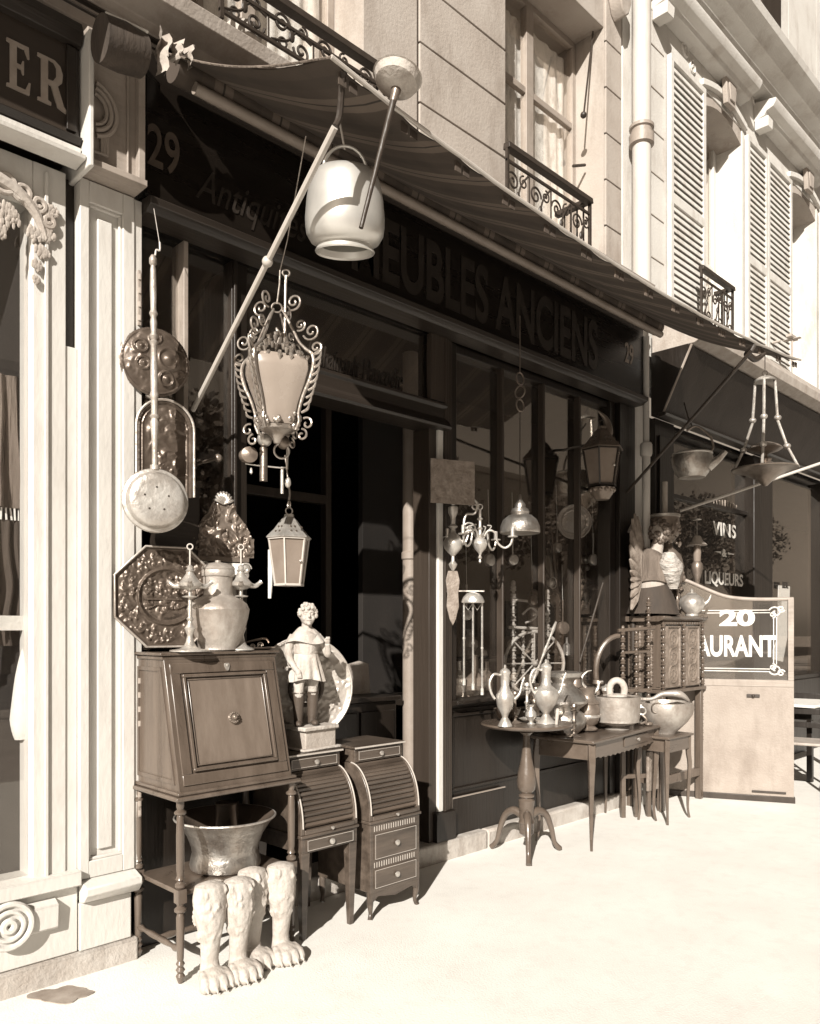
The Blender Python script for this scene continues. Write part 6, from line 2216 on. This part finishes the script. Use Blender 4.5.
# ------------------------------------------------------------------ carved cabinet
def cabinet():
    x0, x1, yf, yb = 5.86, 6.57, 3.07, 3.40
    t = thing('carved_cabinet', 'dark Gothic cabinet with pierced tracery panels on open stand', 'cabinet', ((x0 + x1) / 2, (yf + yb) / 2, 0))
    w, d = (x1 - x0) / 2, (yb - yf) / 2
    zs, zt = .93, 1.50
    part('carcass', MB().box(-w + .02, w - .02, -d + .02, d, zs + .03, zt), M['wood_desk'], t, .003)
    part('cornice', MB().ext([(-d + .02, zt), (-d - .01, zt + .012), (-d - .03, zt + .03), (-d - .03, zt + .045), (d, zt + .045), (d, zt)], -w - .03, w + .03), M['wood_desk'], t, .004)
    dn = MB()
    for k in range(16):
        x = -w + .01 + k * (2 * w - .02) / 16
        dn.box(x, x + .02, -d - .008, -d + .019, zt - .02, zt - .001)
    part('dentil_band', dn, M['wood_desk'], t)
    part('shelf', MB().box(-w - .02, w + .02, -d - .02, d, zs, zs + .028), M['wood_desk'], t, .006)
    for sx in (-1, 1):
        for sy in (-1, 1):
            part('leg', MB().box(sx * (w - .025) - .025, sx * (w - .025) + .025, sy * (d - .025) - .025, sy * (d - .025) + .025, 0, zs - .001), M['wood_desk'], t, .004)
    part('stretcher', MB().box(-w + .051, w - .051, -d + .005, -d + .04, .20, .27), M['wood_desk'], t, .004)
    part('stretcher', MB().box(-w + .01, -w + .04, -d + .051, d - .051, .20, .27), M['wood_desk'], t, .004)
    # pierced tracery as carved relief
    fbt = bumps(91, 60, 0, .26, .010, .008, .014)

    def trac(x, z):
        v = .006
        for zz in (-.14, .0, .14):
            d = math.hypot(x, z - zz)
            v = max(v, .016 * math.exp(-((d - .072) / .009) ** 2), .013 * math.exp(-((d - .030) / .007) ** 2))
            for a_ in (0, 1, 2, 3):
                px_, pz_ = .048 * math.cos(a_ * PI / 2 + .78), .048 * math.sin(a_ * PI / 2 + .78)
                v = max(v, .012 * math.exp(-((math.hypot(x - px_, z - zz - pz_) - .018) / .006) ** 2))
        return max(v, fbt(x, z)) + (.012 if abs(x) > .098 or abs(z) > .232 else 0)
    for cx in (-.168, .168):
        part('tracery_panel', MB().relief(lambda x, z: True, .22, .49, trac, 44).move(Matrix.Translation((cx, -d + .014, zs + .29))), M['wood_carved'], t)
    for x in (-w + .012, 0, w - .012):
        m_ = MB()
        spin_post(m_, x, -d, zs + .03, zt, .016)
        part('colonnette', m_, M['wood_desk'], t)
    for k, yy in enumerate((-.06, .04, .12)):
        m_ = MB()
        spin_post(m_, -w + .012, yy, zs + .06, zt - .03, .012)
        part('side_colonnette', m_, M['wood_carved'], t)
    part('side_frame', MB().box(-w + .012, -w + .0195, -d + .03, -d + .06, zs + .05, zt - .02).box(-w + .012, -w + .0195, d - .04, d - .01, zs + .05, zt - .02), M['wood_desk'], t)
    dr = MB()
    spin_post(dr, w + .035, -d + .03, zs - .45, zs + .12, .014)
    part('side_drop', dr, M['wood_desk'], t)


cabinet()
ZC = 1.546
# turned chair back / frame before the cabinet
c = at(635, 690, 3.12)
t = thing('distaff_wheel', 'tall turned-spindle frame with half wheel standing behind the pots, left of the cabinet', 'spinning wheel', (c.x, 3.16, ZR - .02 if False else .0), R(-35))
for x, z1 in ((-.06, 1.44), (.05, 1.40), (.15, 1.66)):
    m_ = MB()
    spin_post(m_, x, 0, .55, z1, .018)
    m_.ball((x, 0, z1 + .01), .015, (1, 1, 1.4), 10)
    m_.box(x - .016, x + .016, -.016, .016, 0, .55)
    part('turned_post', m_, M['wood_table'], t)
part('crossbar', MB().tube([(-.10, 0, 1.43), (.20, 0, 1.45)], .015, 10), M['wood_table'], t)
part('crossbar', MB().tube([(-.06, 0, 1.26), (.15, 0, 1.27)], .011, 8), M['wood_table'], t)
part('crossbar', MB().box(-.08, .17, -.015, .015, .96, .985), M['wood_table'], t)
part('crossbar', MB().box(-.08, .17, -.015, .015, .3, .33), M['wood_table'], t)
part('half_wheel', MB().tube([(-.08 + .0 - .19 * math.sin(a), .02, 1.12 + .27 * math.cos(a)) for a in [PI * k / 18 for k in range(19)]], .020, 8), M['wood_table'], t)


# kneeling angel on the cabinet
def angel():
    p = (5.98, 3.22, ZC)
    t = thing('kneeling_angel_figure', 'painted kneeling figure with spread wing and white sleeve on top of the carved cabinet', 'statue', p, R(15))
    t.scale = (1.12, 1.12, 1.12)
    b = MB()
    b.tube([(-.02, 0, .06), (-.03, 0, .17), (0, 0, .28), (.01, 0, .40), (.01, -.02, .47), (.005, -.04, .54)], [.11, .095, .10, .105, .05, .038], 18, 5)
    b.tube([(-.04, .02, .10), (.06, -.06, .09), (.15, -.08, .06), (.10, .0, .03), (-.06, .06, .03)], [.08, .075, .055, .045, .035], 14, 5)
    b.tube([(-.02, -.09, .42), (.02, -.14, .34), (.05, -.15, .26), (.13, -.13, .24), (.19, -.11, .28)], [.04, .035, .028, .024, .018], 14, 5)
    b.tube([(.05, .08, .42), (.12, .05, .34), (.18, -.01, .28)], [.035, .03, .02], 12, 5)
    for k in range(4):
        b.tube([(.19, -.115 + .011 * k, .285), (.205, -.115 + .011 * k, .305), (.208, -.11 + .010 * k, .325)], .006, 6)
    b.tube([(.185, -.10, .28), (.180, -.115, .305)], .007, 6)
    hc = Vector((.0, -.05, .60))
    b.ball(hc, .072, (.95, .88, 1.12), 18, 12)
    b.ball(hc + Vector((.035, -.01, -.03)), .035, (.9, .8, .9), 14, 10)
    b.tube([hc + Vector((.055, -.012, .012)), hc + Vector((.075, -.015, -.008)), hc + Vector((.06, -.012, -.015))], [.007, .011, .007], 8)
    b.ball(hc + Vector((.06, -.012, -.033)), .010, (.6, 1.3, .6), 8, 6)
    b.ball(hc + Vector((.05, -.038, .008)), .009, seg=8, rings=6)
    b.ball(hc + Vector((-.005, -.055, -.005)), .014, (.9, .5, 1.2), 10, 8)
    body = part('body', b, M['plaster_dim'], t)
    m = body.modifiers.new('merge', 'REMESH')
    m.mode = 'VOXEL'
    m.voxel_size = .005
    m.use_smooth_shade = True
    h = MB()
    rnd = random.Random(12)
    for k in range(80):
        v = Vector((rnd.gauss(0, 1), rnd.gauss(0, 1), rnd.gauss(0, 1))).normalized()
        if v.x > .35 and v.z < .45:
            continue
        h.ball(hc + Vector((v.x * .066 - .010, v.y * .064, .010 + v.z * .078)), rnd.uniform(.013, .022), seg=8, rings=6)
    part('curly_hair', h, M['hair'], t)
    # billowing sleeve with creases
    sl = MB()
    N, n = 40, 22
    vs, fs = [], []
    for j in range(n + 1):
        v = j / n
        z = .455 - .26 * v
        rr = .045 + .055 * math.sin(PI * min(1, v * 1.05) ** .8) + .0025 * math.sin(v * 23 + 1)
        for i in range(N):
            a = 2 * PI * i / N
            q = rr * (1 + .07 * math.sin(a * 2 + v * 11) + .05 * noise.noise(Vector((math.cos(a) * 2, math.sin(a) * 2, v * 6))))
            vs.append((-.01 + .04 * v + q * math.cos(a), -.115 - .02 * v + q * .8 * math.sin(a), z))
    for j in range(n):
        for i in range(N):
            fs.append((j * N + i, j * N + N + i, j * N + N + (i + 1) % N, j * N + (i + 1) % N))
    fs.append(tuple(range(N)))
    fs.append(tuple(n * N + k for k in range(N))[::-1])
    part('sleeve', sl.add(vs, fs), M['sleeve'], t)
    part('bodice', MB().tube([(-.02, .0, .22), (0, .005, .30), (.0, .01, .42), (.01, 0, .465)], [.115, .112, .112, .07], 20, 5), M['cloth_mid'], t)
    part('skirt', MB().tube([(-.0, .0, .012), (.0, .0, .10), (-.02, .01, .22)], [.19, .16, .112], 22, 5), M['cloth_dark'], t)
    # wing / fan behind: ribbed feathers
    wg = MB()
    for k in range(13):
        a = R(60 + 13.5 * k)
        L_ = .36 + .12 * math.sin(k * .5)
        o = Vector((-.10, .03, .26))
        tip = o + Vector((math.cos(a) * L_ * .62, .03, math.sin(a) * L_))
        if tip.z < .03:
            tip.z = .03
        M_ = [o.lerp(tip, u) for u in (0, .35, .7, 1)]
        wg.tube(M_, [.008, .022, .03, .008], 6, 3)
    part('wing', wg.move(Matrix.Translation((0, .03, 0))), M['feather'], t)


angel()
c = at(631, 560, 3.36)
t = thing('pointed_post', 'slim pale post with pointed cone top left of the kneeling figure', 'post', (c.x, 3.34, 0))
zt = at(631, 520, 3.34).z
part('shaft', MB().lathe([(.028, 0), (.028, zt - .09)], seg=16), M['wood_post'], t)
part('cone', MB().lathe([(.045, zt - .10), (.045, zt - .085), (.03, zt - .05), (.0, zt + .01)], seg=20), M['plaster_dim'], t)

# tall ornate vase lamp behind the figure
p = (6.30, 3.28, ZC)
t = thing('ornate_vase_lamp', 'tall encrusted vase lamp with candle tube behind the kneeling figure', 'lamp', p, face(p, 1))
q = MB().lathe([(0, 0), (.09, 0), (.08, .03), (.05, .08), (.09, .18), (.14, .30), (.155, .42), (.13, .52), (.07, .58), (.06, .62), (.11, .68), (.12, .76), (.115, .84), (0, .84)], seg=32)
rnd = random.Random(4)
for k in range(150):
    a = rnd.uniform(0, 2 * PI)
    z = rnd.uniform(.12, .82)
    r_ = .06 + .09 * math.sin(PI * min(1, max(0, (z - .08) / .5))) if z < .58 else .115
    q.ball((r_ * math.cos(a), r_ * math.sin(a), z), rnd.uniform(.008, .02), (1, 1, rnd.uniform(.8, 1.6)), 8, 5)
part('encrusted_body', q, M['brass_dark'], t)
part('candle_tube', MB().lathe([(.022, .84), (.022, 1.14), (0, 1.14)], seg=16), M['plaster_dim'], t)
part('gallery', MB().lathe([(.115, .835), (.125, .84), (.125, .86), (.115, .865)], seg=28), M['brass_pale'], t)
c = at(697, 541, 3.22)
t = thing('shaded_lamp', 'small lamp with pale conical shade above the brass teapot', 'lamp', (c.x, 3.22, c.z), 0)
part('shade', MB().lathe([(.085, -.04), (.088, -.036), (.05, .0), (.035, .035), (.025, .045), (0, .045)], seg=32), M['plaster_dim'], t)
part('chimney', MB().lathe([(.03, -.18), (.035, -.10), (.028, -.04)], seg=18), M['glass_grey'], t)
part('stem', MB().lathe([(.012, -.40), (.05, -.24), (.045, -.20), (.03, -.18)], seg=18), M['brass_dark'], t)
part('smoke_bell', MB().tube([(0, 0, .045), (0, 0, .19)], .004, 6).lathe([(.035, .185), (.038, .19), (.0, .205)], seg=20), M['brass_pale'], t)
# teapot on cabinet right end
p = (6.42, 3.10, ZC)
t = thing('brass_teapot', 'bright round teapot at the right front corner of the cabinet top', 'teapot', p, face(p, 1))
part('body', MB().lathe([(0, .004), (.05, 0), (.055, .008), (.05, .02), (.09, .06), (.108, .11), (.095, .15), (.06, .175), (.045, .185), (.0, .188)], seg=36), M['brass_pale'], t)
part('lid', MB().lathe([(.045, .188), (.03, .20), (.01, .205), (.014, .222), (0, .235)], seg=24), M['brass_pale'], t)
part('handle', MB().tube([(-.09, 0, .14), (-.14, 0, .17), (-.145, 0, .10), (-.10, 0, .06)], .007, 8, 6), M['brass_pale'], t)
part('spout', MB().tube([(.09, 0, .10), (.13, 0, .13), (.15, 0, .18)], [.018, .012, .009], 10, 5), M['brass_pale'], t)

# hanging kettle
Yk = 2.92
c = at(692, 462, Yk)
t = thing('hanging_kettle', 'dark shiny oval kettle with spout hanging under the restaurant fascia', 'kettle', (c.x, Yk, c.z), face(c, 1))
part('body', MB().lathe([(0, -.125), (.10, -.125), (.105, -.115), (.125, -.09), (.15, -.03), (.158, .03), (.150, .055), (.152, .062), (.13, .075), (.0, .088)], seg=48), M['brass'], t)
part('rim_band', MB().lathe([(.153, .052), (.158, .058), (.153, .068)], seg=48), M['brass_pale'], t)
part('spout', MB().tube([(.12, -.02, -.05), (.19, -.03, .0), (.25, -.04, .06)], [.04, .028, .018], 12, 5), M['brass'], t)
part('bail_handle', MB().tube([(.12, 0, .06), (.155, 0, .10), (.14, 0, .18), (.08, 0, .25), (.02, 0, .28), (-.04, 0, .25)], .009, 8, 6), M['brass_dark'], t)
part('wire', MB().tube([(.0, 0, .285), (-.03, 0, .36), (-.06, .1, .50)], .006, 6), M['iron'], t)

# pan lamp on three chains
Yp = 2.62
c = at(765, 470, Yp)
t = thing('pan_lamp', 'hanging lamp with wide shallow pan on three beaded rods, before the restaurant', 'lamp', (c.x, Yp, c.z), face(c, 1))
part('pan', MB().lathe([(0, -.135), (.02, -.13), (.05, -.10), (.10, -.06), (.20, -.01), (.255, .0), (.262, .008), (.25, .014), (.10, .0), (0, -.01)], seg=56), M['copper_dark'], t)
part('font', MB().lathe([(.04, .0), (.03, .03), (.045, .06), (.05, .09), (.02, .11), (.02, .13), (.11, .155), (.14, .175), (.11, .20), (.05, .225), (0, .235)], seg=36), M['brass_dark'], t)
part('cap', MB().lathe([(.085, .73), (.088, .74), (.05, .765), (.015, .775), (0, .79)], seg=28), M['brass_pale'], t)
for k, a in enumerate((175, 355, 265)):
    ca, sa = math.cos(R(a)), math.sin(R(a))
    q = MB().tube([(.245 * ca, .245 * sa, .01), (.165 * ca, .165 * sa, .18), (.095 * ca, .095 * sa, .40), (.075 * ca, .075 * sa, .73)], .012, 8)
    q.ball((.165 * ca, .165 * sa, .18), .030, (1, 1, .8), 12).ball((.095 * ca, .095 * sa, .42), .030, (1, 1, .8), 12)
    part('beaded_rod', q, M['brass_pale'], t)
part('hanging_ring', MB().ring((0, 0, .80), .02, .004, 'y', 16, 6).tube([(0, 0, .82), (0, .1, 1.0)], .004, 5), M['iron'], t)


# ------------------------------------------------------------------ cafe table and chair at the right edge
def cafe():
    t = thing('cafe_table', 'dark cafe table with white top behind the glazed screen at right edge', 'table', (8.35, 2.95, 0))
    part('top', MB().box(-.42, .45, -.32, .32, .70, .725), M['cloth_white'], t, .004)
    part('apron', MB().box(-.38, .41, -.28, .28, .58, .699), M['wood_dark'], t, .004)
    for sx in (-.36, .38):
        for sy in (-.26, .26):
            part('leg', MB().box(sx - .025, sx + .025, sy - .025, sy + .025, 0, .58), M['wood_dark'], t, .004)
    t = thing('cafe_chair', 'dark slatted cafe chair with pale seat at the right edge', 'chair', (7.42, 2.50, 0), R(-75))
    part('seat', MB().box(-.2, .2, -.2, .2, .44, .465), M['plaster_dim'], t, .01)
    for sx in (-1, 1):
        part('leg', MB().tube([(sx * .18, -.18, .44), (sx * .19, -.20, 0)], .018, 8), M['wood_dark'], t)
        part('leg', MB().tube([(sx * .18, .19, .88), (sx * .18, .18, .46), (sx * .19, .23, 0)], .018, 8, 4), M['wood_dark'], t)
        part('side_stretcher', MB().tube([(sx * .185, -.19, .22), (sx * .185, .2, .22)], .010, 6), M['wood_dark'], t)
    for z in (.58, .70, .84):
        part('back_slat', MB().box(-.17, .17, .178, .192, z - .025, z + .025), M['wood_dark'], t, .004)


cafe()


# ------------------------------------------------------------------ more small wares
def candlestick(X, Y, Z, h, label, mat, group):
    pr = [(0, 0), (.21, .0), (.22, .02), (.13, .05), (.06, .10), (.05, .16), (.10, .2), (.05, .24), (.045, .4), (.08, .46), (.04, .52), (.045, .78), (.09, .82), (.05, .86), (.12, .93), (.10, 1.0), (0, .99)]
    return single('candlestick', MB().lathe([(a * h, b * h) for a, b in pr], seg=20), mat, label, 'candlestick', (X, Y, Z), group=group)


G = 'candlesticks among the wares'
candlestick(at(527, 700, 3.2).x, 3.20, ZT, .24, 'pale candlestick at the back middle of the round table', M['brass_pale'], G)
candlestick(at(515, 700, 3.12).x, 3.12, ZT, .20, 'short brass candlestick just right of the slender ewer', M['brass_dark'], G)
candlestick(at(574, 700, 3.02).x, 3.02, ZR, .22, 'dark candlestick in front of the gourd vase on the side table', M['copper_dark'], G)
candlestick(at(598, 700, 3.22).x, 3.22, ZR, .34, 'tall dark candlestick between the urn and the round pot', M['brass_dark'], G)
candlestick(5.93, 3.12, ZC, .22, 'small candlestick at the left front of the cabinet top', M['brass_pale'], G)
candlestick(6.22, 3.13, ZC, .28, 'tall brass candlestick beside the teapot on the cabinet', M['brass_dark'], G)
t = thing('lidded_jug', 'squat dark jug with hinged lid on the side table behind the round pot', 'jug', (at(606, 700, 3.3).x, 3.30, ZR), -.4)
part('body', MB().lathe([(0, 0), (.06, 0), (.085, .05), (.09, .11), (.06, .17), (.05, .22), (.06, .25), (0, .25)], seg=28), M['brass_dark'], t)
part('handle', MB().tube([(-.055, 0, .23), (-.11, 0, .22), (-.12, 0, .14), (-.085, 0, .08)], .008, 8, 6), M['brass_dark'], t)
part('lid', MB().lathe([(.06, .25), (.05, .27), (.012, .285), (0, .30)], seg=24), M['brass_pale'], t)

# hanging brass and tin inside the wide window, close behind the glass
rnd = random.Random(31)
G2 = 'brass pieces hung on strings behind the wide window'
LB = ['small saucepan hung behind the first window pane, above the bottles', 'brass ladle hung high behind the first window pane', 'round strainer hung behind the second window pane near the bell lamp',
      'copper saucepan hung low behind the second window pane', 'small brass pan hung behind the third window pane left of the painted plate', 'dark strainer hung low in the third window pane',
      'bright saucepan hung behind the last window pane under the horned lantern', 'brass ladle hung in the last window pane beside the long cane']
for i, (px, py) in enumerate([(466, 615), (488, 560), (512, 560), (531, 600), (556, 548), (562, 628), (592, 560), (600, 610)]):
    c = at(px, py, 3.58)
    mt = M[['brass', 'brass_pale', 'pewter', 'copper_dark', 'brass', 'brass_dark', 'pewter', 'brass_pale'][i]]
    rr = .035 + .02 * rnd.random()
    t = thing('hung_pan', LB[i], 'pan', (c.x, 3.58, c.z), rnd.uniform(-.5, .1), G2)
    part('bowl', MB().lathe([(rr, 0), (rr * 1.06, .004), (rr, .03), (rr * .7, .036), (0, .036)], (0, 0, 0), 24, X90), mt, t)
    part('handle', MB().tube([(0, -.01, rr), (0, -.012, rr + .10), (0, -.01, rr + .17)], [.006, .005, .008], 8, 3), mt, t)
    part('string', MB().tube([(0, -.01, rr + .17), (0, 0, rr + .45)], .0015, 5), M['cloth_white'], t)

rnd = random.Random(8)
LB2 = ['dark copper vase at the far back of the round table', 'squat dark flask at the back left of the side table', 'slim bronze vase at the back middle of the side table',
       'dark flask at the back right corner of the side table', 'small bright vase on the round table between candle and plump ewer']
for i, (px, Y, z, h, pf, mt) in enumerate([(536, 3.30, ZT, .22, VASE, 'copper_dark'), (549, 3.30, ZR, .34, FLASK, 'copper_dark'), (575, 3.33, ZR, .40, VASE, 'brass_dark'),
                                           (632, 3.22, ZR, .26, FLASK, 'brass_dark'), (531, 3.02, ZT, .12, VASE, 'pewter')]):
    single('table_vase', MB().lathe([(a * h, b * h) for a, b in pf], seg=22), M[mt], LB2[i], 'vase', (at(px, 700, Y).x, Y, z), group='vases crowded on the two tables')
